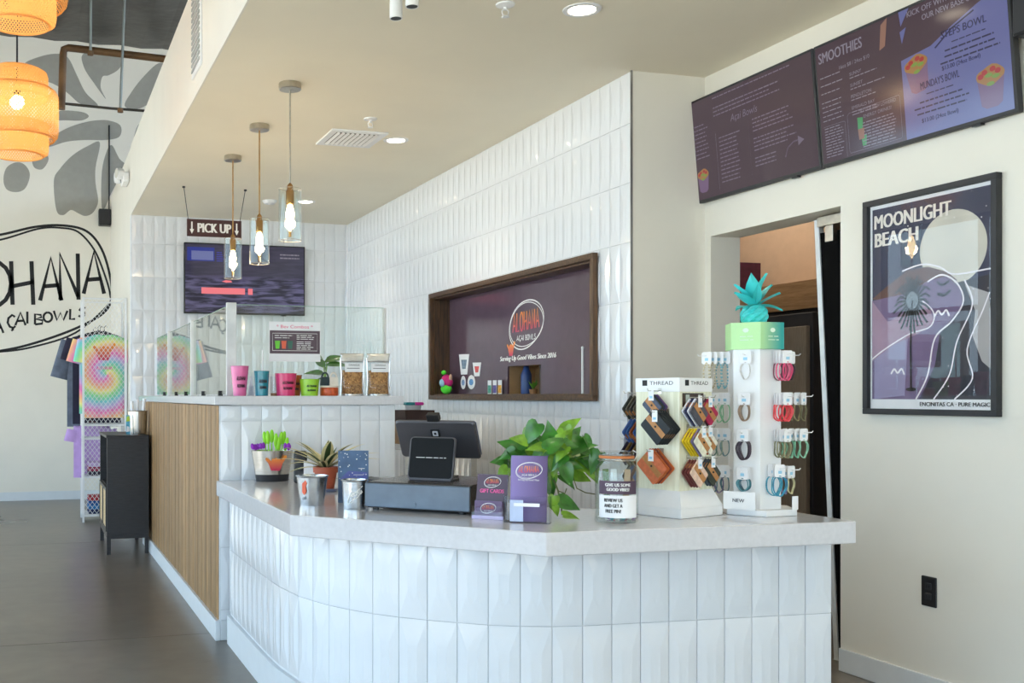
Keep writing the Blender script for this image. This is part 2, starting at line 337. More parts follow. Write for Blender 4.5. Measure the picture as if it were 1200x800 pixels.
# left and front walls with big shop windows
frame_m = mat('dark_bronze_frame', c8(60, 56, 52), .4, .3)
def window_wall(name, along, fixed, a0, a1, wz0, wz1, wa0, wa1, n, H, sgn):
    def bx(mb, p0, p1, z0, z1, t0, t1):
        if along == 'y': mb.box(fixed+sgn*t0 if sgn > 0 else fixed-t1, fixed+t1 if sgn > 0 else fixed-t0, p0, p1, z0, z1)
        else: mb.box(p0, p1, fixed-t1, fixed-t0, z0, z1)
    mb = MB(); bx(mb, a0, wa0, 0, H, 0, .15); bx(mb, wa1, a1, 0, H, 0, .15); bx(mb, wa0, wa1, 0, wz0, 0, .15); bx(mb, wa0, wa1, wz1, H, 0, .15); mb.build(name, paint, **ST)
    for k in range(n):
        p = wa0+(wa1-wa0)*k/n; q = wa0+(wa1-wa0)*(k+1)/n; mb = MB()
        bx(mb, p, p+.05, wz0, wz1, .03, .1); bx(mb, q-.05, q, wz0, wz1, .03, .1); bx(mb, p+.05, q-.05, wz0, wz0+.06, .03, .1); bx(mb, p+.05, q-.05, wz1-.06, wz1, .03, .1); bx(mb, p+.05, q-.05, 2.3, 2.36, .03, .1)
        o = mb.build('window_%d' % (window_wall.c), frame_m, **ST); window_wall.c += 1
        g = MB(); bx(g, p+.05, q-.05, wz0+.06, 2.3, .06, .066); bx(g, p+.05, q-.05, 2.36, wz1-.06, .06, .066); g.build('pane', pane, o)
window_wall.c = 1
window_wall('wall_left', 'y', XL, YF, YM, .2, 3.5, -2.5, 11.9, 9, ZH+.08, -1)
window_wall('wall_front', 'x', YF, XL, 5.2, .15, 2.8, -4.1, 2.3, 4, ZH+.08, -1)
# ------------------------------------------------------------------ faceted wall tiles
TM = {}
def tile_mesh(w, h, flip=(1, 1)):
    key = (round(w, 3), round(h, 3), flip)
    if key in TM: return TM[key]
    g = .0014; a, b = w/2-g, h/2-g; t = .008; rz_ = .0036 if h > .2 else .0014
    mb = MB(); ap = b-.055 if h > .2 else b*.6; sh = ap-.035 if h > .2 else b*.35
    out = [(-a, -b), (a, -b), (a, b), (-a, b)]
    v = [(p[0], 0, p[1]) for p in out]+[(p[0], -t+.002, p[1]) for p in out]   # 0-3 back 4-7 rim
    k = a*.34
    v += [(0, -t-rz_*.6, ap), (k, -t-rz_, sh), (k, -t-rz_, -sh), (0, -t-rz_*.6, -ap), (-k, -t-rz_, -sh), (-k, -t-rz_, sh)]  # 8..13
    f = [(0, 1, 5, 4), (1, 2, 6, 5), (2, 3, 7, 6), (3, 0, 4, 7),
         (7, 6, 8)[::-1], (6, 9, 8)[::-1], (6, 5, 10, 9)[::-1], (5, 11, 10)[::-1], (5, 4, 11)[::-1], (4, 12, 11)[::-1], (4, 7, 13, 12)[::-1], (7, 8, 13)[::-1], (8, 9, 10, 11, 12, 13)[::-1]]
    mb.add(v, [tuple(reversed(q)) if i > 3 else q for i, q in enumerate(f)])
    me = bpy.data.meshes.new('tile'); me.from_pydata(mb.v, [], mb.f)
    bm = bmesh.new(); bm.from_mesh(me); bmesh.ops.recalc_face_normals(bm, faces=bm.faces)
    c = [q for q in bm.faces if len(q.verts) == 6 and abs(q.normal.y) > .9]
    if c and c[0].normal.y > 0: bmesh.ops.reverse_faces(bm, faces=bm.faces)
    bm.to_mesh(me); bm.free()
    me.materials.append(tilem); TM[key] = me; return me
def put_tile(parent, c, w, h, rz, joined=None):
    me = tile_mesh(w, h)
    if joined is not None:
        M = Matrix.Translation(c) @ Matrix.Rotation(rz, 4, 'Z'); joined.add([tuple(v.co) for v in me.vertices], [tuple(p.vertices) for p in me.polygons], M); return
    o = bpy.data.objects.new('tile', me); COL.objects.link(o); o.parent = parent; o.location = c; o.rotation_euler = (0, 0, rz)
ROWS = [0, .151, .462, .775, 1.089, 1.400, 1.711, 2.022, 2.333, 2.644, ZC]
TW = .1043
def tile_flat(parent, origin, dirv, length, rz, zmin, zmax, hole=None, limit=300, start=0):
    """tiles from origin along dirv"""
    rects = []; n = int(math.ceil(length/TW-.02))
    for i in range(n):
        a0 = i*TW; a1 = min(length, a0+TW)
        for j in range(len(ROWS)-1):
            z0, z1 = max(ROWS[j], zmin), min(ROWS[j+1], zmax)
            if z1-z0 < .01 or a1-a0 < .01: continue
            rs = [(a0, a1, z0, z1)]
            if hole:
                h0, h1, k0, k1 = hole
                if a1 > h0 and a0 < h1 and z1 > k0 and z0 < k1:
                    rs = []
                    if z0 < k0: rs.append((a0, a1, z0, k0))
                    if z1 > k1: rs.append((a0, a1, k1, z1))
                    if a0 < h0: rs.append((a0, h0, max(z0, k0), min(z1, k1)))
                    if a1 > h1: rs.append((h1, a1, max(z0, k0), min(z1, k1)))
            rects += [r for r in rs if r[1]-r[0] > .008 and r[3]-r[2] > .008]
    j = MB()
    for k, (a0, a1, z0, z1) in enumerate(rects):
        c = Vector(origin)+Vector(dirv)*((a0+a1)/2); c.z = (z0+z1)/2
        put_tile(parent, c, a1-a0, z1-z0, rz, None if k < limit else j)
    if j.v: j.build('tile_field', tilem, parent, kind='stuff')
# middle wall (faces -X): start at the near corner, run away from camera
tile_flat(midw, (XT+.008, YN+.008, 0), (0, 1, 0), YB-YN-.008, -PI/2, 0, ZC, hole=(HY0-YN-.008, HY1-YN-.008, HZ0, HZ1), limit=290)
tile_flat(backw, (XB+.01, YB+.008, 0), (1, 0, 0), XT-XB-.01, 0, 0, ZC)
# ------------------------------------------------------------------ bar (high pick-up counter)
YBF = 5.147
bar = thing('pickup_bar', 'tall pick-up bar with white tiled end and oak slat side', 'counter')
mb = MB(); mb.box(XB+.008, 1.824, YBF+.008, YBF+.12, 0, 1.168); mb.box(XB+.012, XB+.12, YBF+.12, 8.7, 0, 1.168); mb.build('core', grout, bar)
tile_flat(bar, (XB+.008+.006, YBF+.008, 0), (1, 0, 0), 1.824-XB-.014, 0, .1, 1.168)
sm = {}
y = YBF+.01; k = 0
slme = None
while y < 8.68:
    w = .052
    if slme is None:
        mb = MB(); mb.box(-.009, 0, -w/2+.0007, w/2-.0007, .1, 1.168); o = mb.build('slat', slatw, bar, bevel=0); slme = o.data
    else:
        o = bpy.data.objects.new('slat', slme); COL.objects.link(o); o.parent = bar
    o.location = (XB+.012-(.0015 if k % 3 == 1 else 0), y+w/2, 0); y += w; k += 1
mb = MB(); mb.box(XB-.014, XB+.012, YBF-.012, 8.7, 0, .1); mb.box(XB+.0125, XB+.10, YBF-.012, YBF+.0065, 0, .1); mb.build('baseboard', trimw, bar, bevel=.003)
mb = MB(); mb.slab([(.868, 5.117), (1.862, 5.117), (1.862, 5.75), (1.5, 5.75), (1.5, 8.9), (.862, 8.9)], 1.172, 1.2165)
mb.build('bar_worktop', quartz, bevel=.003, label='white quartz top of the tall pick-up bar', category='worktop')
# ------------------------------------------------------------------ low service counter
path = [(.933, 5.147), (.933, 4.35), (.938, 4.05), (.965, 3.82), (1.02, 3.64), (1.105, 3.48), (1.215, 3.352), (1.335, 3.248), (1.455, 3.163), (1.575, 3.104), (1.70, 3.074), (2.15, 3.047), (2.679, 3.017)]
def resample(P, step, start_end=True):
    P = [Vector((*p, 0)) for p in P][::-1]; out = [P[0]]; i = 0; cur = P[0]; rem = step
    while i < len(P)-1:
        d = (P[i+1]-cur).length
        if d >= rem: cur = cur+(P[i+1]-cur).normalized()*rem; out.append(cur.copy()); rem = step
        else: rem -= d; cur = P[i+1]; i += 1
    return out
sc_ = thing('service_counter', 'low curved ordering counter clad in white faceted tiles', 'counter')
rp_ = resample(path, TW)
core = [(p.x, p.y) for p in rp_]
def offs(P, d):
    o = []
    for i, p in enumerate(P):
        a = P[max(i-1, 0)]; b = P[min(i+1, len(P)-1)]; t = (b-a).normalized(); o.append(Vector((p.x, p.y, 0))+Vector((t.y, -t.x, 0))*d)
    return o
inn = offs(rp_, .12)
if (inn[3]-Vector((2.4, 3.6, 0))).length > (rp_[3]-Vector((2.4, 3.6, 0))).length: inn = offs(rp_, -.12); sg = -1
else: sg = 1
m0 = offs(rp_, .007*sg)
mb = MB(); mb.slab([(p.x, p.y) for p in m0]+[(p.x, p.y) for p in inn][::-1], 0, .722); mb.build('core', grout, sc_)
outb = offs(rp_, -.012*sg); mb = MB(); mb.slab([(p.x, p.y) for p in outb]+[(p.x, p.y) for p in offs(rp_, .005*sg)][::-1], 0, .14); mb.build('baseboard', trimw, sc_)
for i in range(len(rp_)-1):
    a, b = rp_[i+1], rp_[i]; t = (b-a); ang = math.atan2(t.y, t.x); nrm = Vector((t.y, -t.x, 0)).normalized()
    for z0, z1 in ((.151, .462), (.462, .722)):
        c = (a+b)/2-nrm*.007; c.z = (z0+z1)/2; put_tile(sc_, c, t.length, z1-z0, ang)
mb = MB(); mb.box(2.66, 2.672, 3.03, 3.43, 0, .722); mb.build('end_panel', white, sc_)
mb = MB(); mb.slab([(.878, 5.13), (.878, 3.589), (1.522, 2.905), (2.663, 2.886), (2.663, 3.45), (2.05, 3.45), (1.80, 3.62), (1.82, 3.95), (1.84, 5.139)], .7225, .797)
mb.build('counter_worktop', quartz, bevel=.004, label='white quartz worktop of the low ordering counter', category='worktop')
ZT = .7975
exec_parts = None
# ------------------------------------------------------------------ lamps
glow = mat('warm_lamp_glow', (1, .83, .55), .5, emit=26, ecol=(1, .74, .42))
dglow = mat('downlight_glow', (1, .95, .85), .5, emit=22, ecol=(1, .86, .66))
brass = mat('aged_brass', c8(176, 134, 80), .35, 1, var=.08)
def lamp(name, kind, loc, power, col, r=.03, parent=None):
    l = bpy.data.lights.new(name, kind); l.energy = power; l.color = col; o = bpy.data.objects.new(name, l); COL.objects.link(o); o.location = loc; o.parent = parent
    if kind == 'POINT': l.shadow_soft_size = r
    if kind == 'SPOT': l.shadow_soft_size = r; l.spot_size = math.radians(120); l.spot_blend = .8
    return o
for i, (x, y, zb, lb) in enumerate([(1.347, 5.508, 2.06, 'nearest'), (1.369, 6.405, 2.044, 'middle'), (1.366, 7.288, 2.048, 'farthest')]):
    t = thing('pendant_lamp', 'clear glass cylinder pendant on a thin rod, %s of the row of three' % lb, 'pendant lamp', (x, y, ZC), 0, 'glass pendants over the counter')
    q = zb-ZC
    MB().lathe([(0, 0), (.06, 0), (.062, -.006), (.062, -.032), (.058, -.036), (0, -.036)], 32, caps=False).build('canopy', chrome, t, True)
    m = MB(); m.tube([(0, 0, -.036), (0, 0, q+.31)], .0045, 8); m.build('rod', brass if i else chrome, t, True)
    MB().lathe([(.006, q+.312), (.015, q+.30), (.017, q+.275), (.022, q+.268), (.022, q+.20), (.017, q+.195), (0, q+.195)][::-1], 20, caps=False).build('socket', brass, t, True)
    m = MB(); m.tube([(-.064, 0, q+.272), (.064, 0, q+.272)], .002, 6); m.tube([(0, -.064, q+.272), (0, .064, q+.272)], .002, 6); m.build('shade_holder', chrome, t)
    MB().lathe([(.062, q), (.062, q+.28), (.0595, q+.28), (.0595, q)], 40, caps=False).build('glass_shade', pane, t, True)
    m = MB()
    for zz in (q, q+.28): m = MB(); m.tube([(.061*math.cos(a*PI/18), .061*math.sin(a*PI/18), zz) for a in range(36)], .0018, 6, True); m.build('glass_rim', mat('glass_edge', c8(214, 205, 190), .15, .3), t, True)
    pass
    MB().lathe([(0, q+.05), (.004, q+.053), (.012, q+.08), (.022, q+.125), (.024, q+.145), (.018, q+.175), (.012, q+.195)], 20, caps=False).build('bulb', glow, t, True)
    m = MB(); m.tube([(0, 0, q+.02), (0, 0, q+.05)], .007, 8); m.build('bulb_tip', brass, t)
    lamp('pendant_light', 'POINT', (0, 0, q+.11), 9, (1, .72, .42), .035, t)
def downlight(x, y, lb, power=30):
    t = thing('downlight', lb, 'ceiling light', (x, y, ZC), 0, 'recessed downlights')
    MB().lathe([(.058, -.001), (.062, -.006), (.082, -.005), (.085, -.0005)], 32, caps=False).build('trim_ring', white, t, True)
    MB().cyl((0, 0, -.003), .058, .002, 28).build('diffuser', dglow, t)
    lamp('downlight_beam', 'SPOT', (0, 0, -.02), power, (1, .86, .68), .05, t)
downlight(2.322, 4.102, 'round recessed downlight nearest the menu screens')
downlight(2.322, 6.538, 'round recessed downlight beside the air vent')
downlight(2.298, 8.827, 'round recessed downlight at the far end of the lowered ceiling')
for x, y, lb in ((2.32, 1.66, 'right, just in front of the counter'), (2.32, -.8, 'right, near the shop front'), (1.2, 1.66, 'left, just in front of the counter'), (1.2, -.8, 'left, near the shop front')): downlight(x, y, 'added unseen recessed downlight on the customer side, '+lb, 30)  # out-of-view downlights, added for extra light
cane = bpy.data.materials.new('woven_bamboo'); cane.use_nodes = True
nt = cane.node_tree; N = nt.nodes; N.clear(); o_ = N.new('ShaderNodeOutputMaterial'); d_ = N.new('ShaderNodeBsdfDiffuse'); t_ = N.new('ShaderNodeBsdfTranslucent'); x_ = N.new('ShaderNodeMixShader')
d_.inputs[0].default_value = (*c8(232, 194, 134), 1); t_.inputs[0].default_value = (*c8(244, 202, 136), 1); x_.inputs[0].default_value = .55
nt.links.new(d_.outputs[0], x_.inputs[1]); nt.links.new(t_.outputs[0], x_.inputs[2]); nt.links.new(x_.outputs[0], o_.inputs[0])
def basket(x, y, zb, k, lb, rz=0):
    t = thing('wicker_pendant_lamp', lb, 'pendant lamp', (x, y, zb), rz, 'woven bamboo pendants')
    tiers = [('lower_tier', [(.155, 0), (.185, .012), (.192, .04), (.19, .19)]), ('middle_tier', [(.225, .105), (.245, .12), (.251, .15), (.251, .37), (.245, .395), (.215, .41)]), ('upper_tier', [(.187, .36), (.187, .49), (.178, .52), (.13, .54), (.03, .545)])]
    for nm, pr in tiers:
        L_ = [0]
        for a, b in zip(pr, pr[1:]): L_.append(L_[-1]+math.hypot(b[0]-a[0], b[1]-a[1]))
        def P(s):
            s *= L_[-1]
            for i in range(len(pr)-1):
                if s <= L_[i+1]+1e-9:
                    q = (s-L_[i])/(L_[i+1]-L_[i]); return (pr[i][0]+(pr[i+1][0]-pr[i][0])*q, pr[i][1]+(pr[i+1][1]-pr[i][1])*q)
            return pr[-1]
        m = MB(); ns = 74; sg = 12
        for dr in (1, -1):
            for j in range(ns):
                a0 = 2*PI*j/ns; v = []
                for s in range(sg+1):
                    r, z = P(s/sg); r += .0015*dr; a = a0+dr*s/sg*L_[-1]*3.6; w = .0042/max(r, .03)
                    v += [(r*math.cos(a-w), r*math.sin(a-w), z), (r*math.cos(a+w), r*math.sin(a+w), z)]
                m.add(v, [(2*s, 2*s+1, 2*s+3, 2*s+2) for s in range(sg)])
        for r, z in (pr[0], pr[-1]):
            m.tube([((r)*math.cos(i*PI/20), r*math.sin(i*PI/20), z) for i in range(40)], .006, 5, True)
        m.build(nm, cane, t)
    MB().sphere((0, 0, .33), .045).build('bulb', glow, t, True)
    m = MB(); m.cyl((0, 0, .37), .02, .08, 12); m.build('socket', black, t)
    m = MB(); m.tube([(0, 0, .44), (0, 0, ZH-zb)], .006, 6); m.build('cord', black, t)
    lamp('basket_light', 'POINT', (0, 0, .27), 6, (1, .78, .5), .05, t)
basket(-.092, 6.78, 2.715, 1, 'tiered woven bamboo pendant, the lower one at the left edge of the photo')
basket(-.069, 5.694, 3.16, 1, 'tiered woven bamboo pendant cut off by the top edge of the photo')
# ------------------------------------------------------------------ ceiling fittings
def sprinkler(x, y, lb):
    t = thing('fire_sprinkler', lb, 'sprinkler', (x, y, ZC), 0, 'ceiling sprinklers')
    MB().lathe([(0, 0), (.042, 0), (.04, -.006), (.02, -.012), (.012, -.014), (0, -.014)][::-1], 24, caps=False).build('escutcheon', white, t, True)
    m = MB(); m.tube([(0, 0, -.01), (0, 0, -.025)], .008, 8)
    for s in (-1, 1): m.tube([(s*.006, 0, -.022), (s*.016, 0, -.03), (s*.014, 0, -.045), (0, 0, -.052)], .0025, 6)
    m.build('frame_arms', white, t); m = MB()
    for k in range(10): m.box(.006, .018, -.002, .002, -.056, -.054, Matrix.Rotation(k*PI/5, 4, 'Z'))
    m.cyl((0, 0, -.056), .008, .002, 10); m.build('deflector', white, t)
sprinkler(1.972, 4.139, 'white fire sprinkler head beside the nearest downlight'); sprinkler(1.992, 6.076, 'white fire sprinkler head just in front of the air vent')
for x, y, lb in ((1.475, 4.152, 'left'), (1.493, 4.007, 'right')):
    t = thing('cylinder_spotlight', 'small white cylinder spotlight at the top of the photo, %s of the pair' % lb, 'spotlight', (x, y, ZC), 0, 'pair of cylinder spotlights')
    MB().lathe([(.0, -.1), (.022, -.1), (.024, -.107), (.027, -.107), (.027, -.012), (.02, -.01), (.02, 0), (0, 0)], 24, caps=False).build('housing', white, t, True)
    MB().cyl((0, 0, -.1065), .0225, .003, 20).build('lens', black, t)
t = thing('smoke_detector', 'flat round white detector on the ceiling above the far pendant', 'detector', (1.987, 8.873, ZC))
MB().lathe([(0, -.03), (.045, -.028), (.06, -.012), (.065, 0)], 28, caps=False).build('cover', white, t, True); MB().cyl((0, 0, -.034), .012, .005, 14).build('sensor', white, t)
t = thing('air_vent', 'square white louvred air vent in the lowered ceiling', 'vent', (2.02, 6.56, ZC), 0)
m = MB(); a, b = .19, .2
m.box(-a, a, -b, -b+.045, -.012, 0); m.box(-a, a, b-.045, b, -.012, 0); m.box(-a, -a+.045, -b+.045, b-.045, -.012, 0); m.box(a-.045, a, -b+.045, b-.045, -.012, 0); m.build('vent_frame', white, t, bevel=.003)
for k in range(9):
    m = MB(); M_ = Matrix.Translation((-.128+k*.032, 0, -.012)) @ Matrix.Rotation(.7, 4, 'Y'); m.box(-.009, .009, -b+.045, b-.045, -.0012, .0012, M_); m.build('louvre', white, t)
m = MB(); m.box(-a+.04, a-.04, -b+.04, b-.04, -.003, -.001); m.build('duct_shade_sheet', mat('vent_painted_shade', c8(70, 66, 60), .8), t)  # dark sheet paints in the shaded depth behind the louvres
# hanging PICK UP sign
t = thing('pickup_sign', 'small dark hanging sign reading PICK UP with arrows', 'sign', (1.206, 8.45, 2.512), 0)
m = MB(); m.box(0, .449, 0, .012, 0, .141); m.build('board', mat('maroon_board', c8(66, 32, 34), .4), t, bevel=.002)
m = MB(); text(m, 'PICK UP', .225, .035, .075, .27, 0, bold=.0045)
for x in (.04, .409): m.stroke([(x, .118), (x, .05)], .012); m.add([(x-.018, -.001, .058), (x+.018, -.001, .058), (x, -.001, .02)], [(0, 1, 2)])
m.build('sign_lettering', inkw, t)
for x, dx in ((.01, -.035), (.438, .045)):
    m = MB(); m.tube([(x, .006, .141), (x+dx, .006, ZC-2.512)], .0028, 6); m.cyl((x+dx, .006, ZC-2.512-.012), .012, .012, 12); m.build('hanging_wire', black, t)
# ------------------------------------------------------------------ screens
def screen_thing(lb, loc, rot, w, h, scr):
    t = thing('wall_screen', lb, 'screen', loc); t.rotation_euler = rot
    m = MB(); m.rbox(0, w, 0, .028, 0, h, .006); m.build('housing', blackm, t)
    m = MB(); m.box(.012, w-.012, -.0006, .0004, .016, h-.012); m.build('display', scr, t)
    m = MB(); m.box(w*.3, w*.7, .028, .045, h*.25, h*.7); m.build('bracket', black, t)
    m = MB(); m.box(w*.8, w*.84, -.001, .02, -.008, 0); m.build('receiver', black, t)
    return t
def scr(name, col, e=.55): return mat(name, (.004, .004, .004), .12, emit=e, ecol=col, spec=.6, var=0)
dark_scr = scr('screen_plum', c8(88, 68, 82), .68); lil = scr('screen_lilac', c8(128, 134, 196), .62); brd = scr('screen_white', c8(185, 178, 196), .5); dnk = scr('screen_ink', c8(62, 60, 100), .5)
def lines(m, x, z, n, w, dz, hh=.0035, y=-.0008, jit=.25, al='l'):
    rnd = random.Random(int(x*1000+z*777))
    for i in range(n):
        ww = w*(1-rnd.random()*jit); xx = x if al == 'l' else x-ww/2; p = 0
        while p < ww:       # word-like dashes
            q = min(ww, p+rnd.uniform(.012, .04)); m.stroke([(xx+p, z-i*dz), (xx+q, z-i*dz)], hh, y); p = q+.005
TVW, TVH = .96, .541
t1 = screen_thing('ceiling-height menu screen listing the bowls, left of the two', (3.419, 4.873, 2.24), (math.radians(5.3), 0, -PI/2), TVW, TVH, dark_scr)
m = MB(); text(m, 'Açai Bowls', .47, .36, .035, .2, -.0006, shear=.15)
for x, z, n, w, dz in ((.05, .40, 9, .14, .021), (.24, .46, 3, .5, .02), (.27, .30, 12, .17, .0205), (.53, .33, 4, .32, .019), (.53, .235, 4, .3, .019), (.53, .14, 3, .18, .019), (.24, .51, 1, .6, .02)): lines(m, x, z, n, w, dz, .0055)
m.stroke([(.74, .10), (.76, .14), (.80, .16), (.84, .16)], .008); m.add([(.83, -.001, .18), (.87, -.001, .155), (.83, -.001, .135)], [(0, 1, 2)])
m.build('menu_lettering', scr('screen_grey_text', c8(150, 135, 158), .6), t1, kind='stuff')
m = MB(); m.stroke([(.245, .04), (.245, .33)], .002); m.stroke([(.5, .06), (.5, .33)], .002); m.build('divider_line', brd, t1)
def bowl_pic(par, x, z, w, a=0):
    M_ = Matrix.Translation((x, 0, z)) @ Matrix.Rotation(a, 4, 'Y')
    m = MB(); m.plate([(-w*.5, w*.35), (w*.5, w*.35), (w*.38, -w*.55), (w*.2, -w*.66), (-w*.2, -w*.66), (-w*.38, -w*.55)], -.0012, -.0008, M_); m.build('cup_picture', scr('pic_cup', c8(150, 120, 160), .6), par)
    m = MB(); m.plate([(p[0]*w*.52, w*.38+p[1]*w*.3) for p in [(math.cos(k*PI/9), math.sin(k*PI/9)*(1+.15*math.sin(k*5))) for k in range(18)]], -.0016, -.0012, M_); m.build('granola_picture', scr('pic_granola', c8(200, 150, 90), .6), par)
    m = MB()
    for k, (u, v) in enumerate([(-.35, .4), (-.2, .5), (.1, .55), (.28, .45)]): m.plate([(w*(u+.11*math.cos(q*PI/4)), w*(v+.09*math.sin(q*PI/4))) for q in range(8)], -.002, -.0016, M_)
    m.build('strawberry_picture', scr('pic_red', c8(210, 70, 70), .6), par)
    m = MB()
    for u, v in [(-.05, .38), (.2, .3), (.0, .1)]: m.plate([(w*(u+.15*math.cos(q*PI/4)), w*(v+.07*math.sin(q*PI/4))) for q in range(8)], -.0024, -.002, M_)
    m.build('fruit_picture', scr('pic_green', c8(150, 190, 90), .6), par)
bowl_pic(t1, .12, .11, .09)
t2 = screen_thing('ceiling-height menu screen showing smoothies and two special bowls, right of the pair', (3.419, 3.908, 2.24), (math.radians(5.3), 0, -PI/2), TVW+.01, TVH, dark_scr)
m = MB(); m.plate([(.475, .016), (.958, .016), (.958, .47), (.84, .44), (.72, .395), (.62, .35), (.475, .335)], -.0010, -.0007)
m.plate([(.478, .53), (.53, .53), (.485, .47)], -.001, -.0007); m.plate([(.478, .45), (.51, .46), (.485, .40)], -.001, -.0007); m.build('special_panel', lil, t2)
m = MB(); text(m, 'SMOOTHIES', .155, .455, .045, .25, -.0006, bold=.0015); text(m, '16oz $8 / 24oz $10', .23, .40, .016, .17, -.0006)
for k, w_ in enumerate(('SUNNY', 'SUNSET', 'PENDLETON', 'EMERALD BAY')): text(m, w_, .20, .355-.048*k, .014, None, -.0006, 'l')
for x, z, n, w, dz in ((.20, .345, 1, .2, .02), (.20, .297, 1, .2, .02), (.2, .25, 1, .18, .02), (.2, .2, 2, .14, .012), (.03, .39, 3, .14, .035), (.03, .28, 5, .13, .02), (.035, .165, 11, .11, .0125)): lines(m, x, z, n, w, dz, .004)
text(m, 'TRY OUR NEW LOWERED', .335, .185, .014, .2, -.0006); text(m, 'ENERGY DRINKS!', .335, .16, .014, .15, -.0006)
lines(m, .335, .14, 9, .2, .0125, .004, al='c')
text(m, 'KICK OFF WITH', .62, .495, .022, .2, -.0006, bold=.0008); text(m, 'OUR NEW BASE OPTION', .74, .46, .022, .3, -.0006, bold=.0008)
m.stroke([(.17, .17), (.17, .04), (.175, .03), (.45, .03), (.455, .04), (.455, .2), (.45, .205), (.18, .2), (.17, .19), (.17, .17)], .002)
m.stroke([(.03, .17), (.03, .175), (.15, .175), (.155, .17), (.155, .02)], .002)
m.build('menu_lettering', brd, t2, kind='stuff')
m = MB(); text(m, 'STEPS BOWL', .77, .36, .028, .2, -.001, bold=.0006); text(m, "MUNDAY'S BOWL", .65, .195, .028, .18, -.001, bold=.0006)
text(m, '$13.00 (24oz Bowl)', .75, .24, .016, .17, -.001, bold=.0006); text(m, '$13.00 (24oz Bowl)', .64, .065, .016, .17, -.001, bold=.0006)
lines(m, .79, .335, 1, .16, .02, .004, -.0012, al='c'); lines(m, .79, .31, 3, .28, .022, .006, -.0012, al='c'); lines(m, .65, .172, 1, .15, .02, .004, -.0012, al='c'); lines(m, .65, .145, 3, .26, .022, .006, -.0012, al='c')
m.stroke([(.64, .335), (.72, .385), (.82, .42)], .006, -.0012); m.build('special_lettering', dnk, t2, kind='stuff')
bowl_pic(t2, .55, .26, .11, -.12); bowl_pic(t2, .87, .12, .115, .0)
m = MB(); m.plate([(.225, .17), (.255, .165), (.25, .11), (.225, .11)], -.001, -.0007); m.plate([(.24, .09), (.27, .09), (.265, .045), (.245, .045)], -.001, -.0007); m.build('green_can_picture', scr('pic_can', c8(90, 190, 120), .6), t2)
m = MB(); m.plate([(.225, .12), (.26, .12), (.255, .075), (.228, .075)], -.0015, -.0011); m.plate([(.385, .51), (.42, .53), (.40, .42), (.37, .41)], -.001, -.0007); m.build('smoothie_picture', scr('pic_smoothie', c8(200, 150, 130), .5), t2)
# back screen
ws = bpy.data.materials.new('screen_waves'); ws.use_nodes = True; nt = ws.node_tree; N = nt.nodes; L = nt.links; b = N['Principled BSDF']; b.inputs['Base Color'].default_value = (.004, .004, .004, 1); b.inputs['Roughness'].default_value = .12
tc = N.new('ShaderNodeTexCoord'); mp = N.new('ShaderNodeMapping'); mp.inputs['Scale'].default_value = (3, 1, 22); nz = N.new('ShaderNodeTexNoise'); nz.inputs['Scale'].default_value = 1.6; nz.inputs['Detail'].default_value = 6; nz.inputs['Distortion'].default_value = .6
sp = N.new('ShaderNodeSeparateXYZ'); r1 = N.new('ShaderNodeValToRGB'); r2 = N.new('ShaderNodeValToRGB'); mx = N.new('ShaderNodeMix'); mx.data_type = 'RGBA'
L.new(tc.outputs['Object'], mp.inputs[0]); L.new(mp.outputs[0], nz.inputs[0]); L.new(tc.outputs['Object'], sp.inputs[0]); L.new(nz.outputs[0], r1.inputs[0])
r1.color_ramp.elements[0].position = .42; r1.color_ramp.elements[0].color = (*c8(42, 42, 66), 1); r1.color_ramp.elements[1].position = .6; r1.color_ramp.elements[1].color = (*c8(112, 108, 150), 1)
r2.color_ramp.elements[0].position = .32; r2.color_ramp.elements[0].color = (1, 1, 1, 1); r2.color_ramp.elements[1].position = .38; r2.color_ramp.elements[1].color = (.12, .12, .12, 1)
L.new(sp.outputs[2], r2.inputs[0]); L.new(r2.outputs[0], mx.inputs[0]); mx.inputs[6].default_value = (*c8(70, 68, 90), 1); L.new(r1.outputs[0], mx.inputs[7]); L.new(mx.outputs[2], b.inputs['Emission Color']); b.inputs['Emission Strength'].default_value = .75
t3 = screen_thing('wide screen of ocean waves on the far tiled wall under the sign', (1.378, YB-.06, 1.995), (0, 0, 0), 1.18, .672, ws)
m = MB(); m.box(.03, .29, -.0012, -.0008, .50, .63); m.build('order_panel', scr('screen_blue', c8(40, 60, 170), .7), t3)
m = MB(); m.box(.07, .28, -.0016, -.0012, .51, .595); m.build('order_list', scr('screen_pale', c8(130, 140, 200), .7), t3)
m = MB(); lines(m, .31, .585, 5, .07, .02, .008, -.001); m.build('order_numbers', scr('screen_blue2', c8(60, 70, 200), .8), t3)
m = MB(); lines(m, .93, .585, 2, .2, .032, .012, -.001, jit=.05); m.build('status_lettering', brd, t3)
m = MB(); m.box(.165, .585, -.0014, -.001, .19, .25); m.box(.615, .66, -.0014, -.001, .19, .25); m.plate([(.36, .31), (.40, .325), (.45, .32), (.46, .305), (.40, .30)], -.0014, -.001); m.build('pink_banner', scr('screen_pink', c8(255, 130, 140), 1.0), t3)
# small black speaker right of menu screens with cable
t = thing('wall_speaker', 'black speaker box at the right edge beside the menu screen', 'speaker', (3.40, 2.86, 2.47), -PI/2)
m = MB(); m.rbox(0, .2, -.1, .045, 0, .17, .01); m.build('cabinet', black, t); m = MB(); m.rbox(.008, .192, -.106, -.1, .008, .162, .008); m.build('grille', blackm, t)
m = MB(); m.tube([(-.03, .03, .17+.1*math.sin(a)) if 0 else (-.02+.06*math.sin(k*PI/10), .035, .24+.055*math.cos(k*PI/10)) for k, a in enumerate(range(11))], .0035, 6); m.build('cable', black, t)
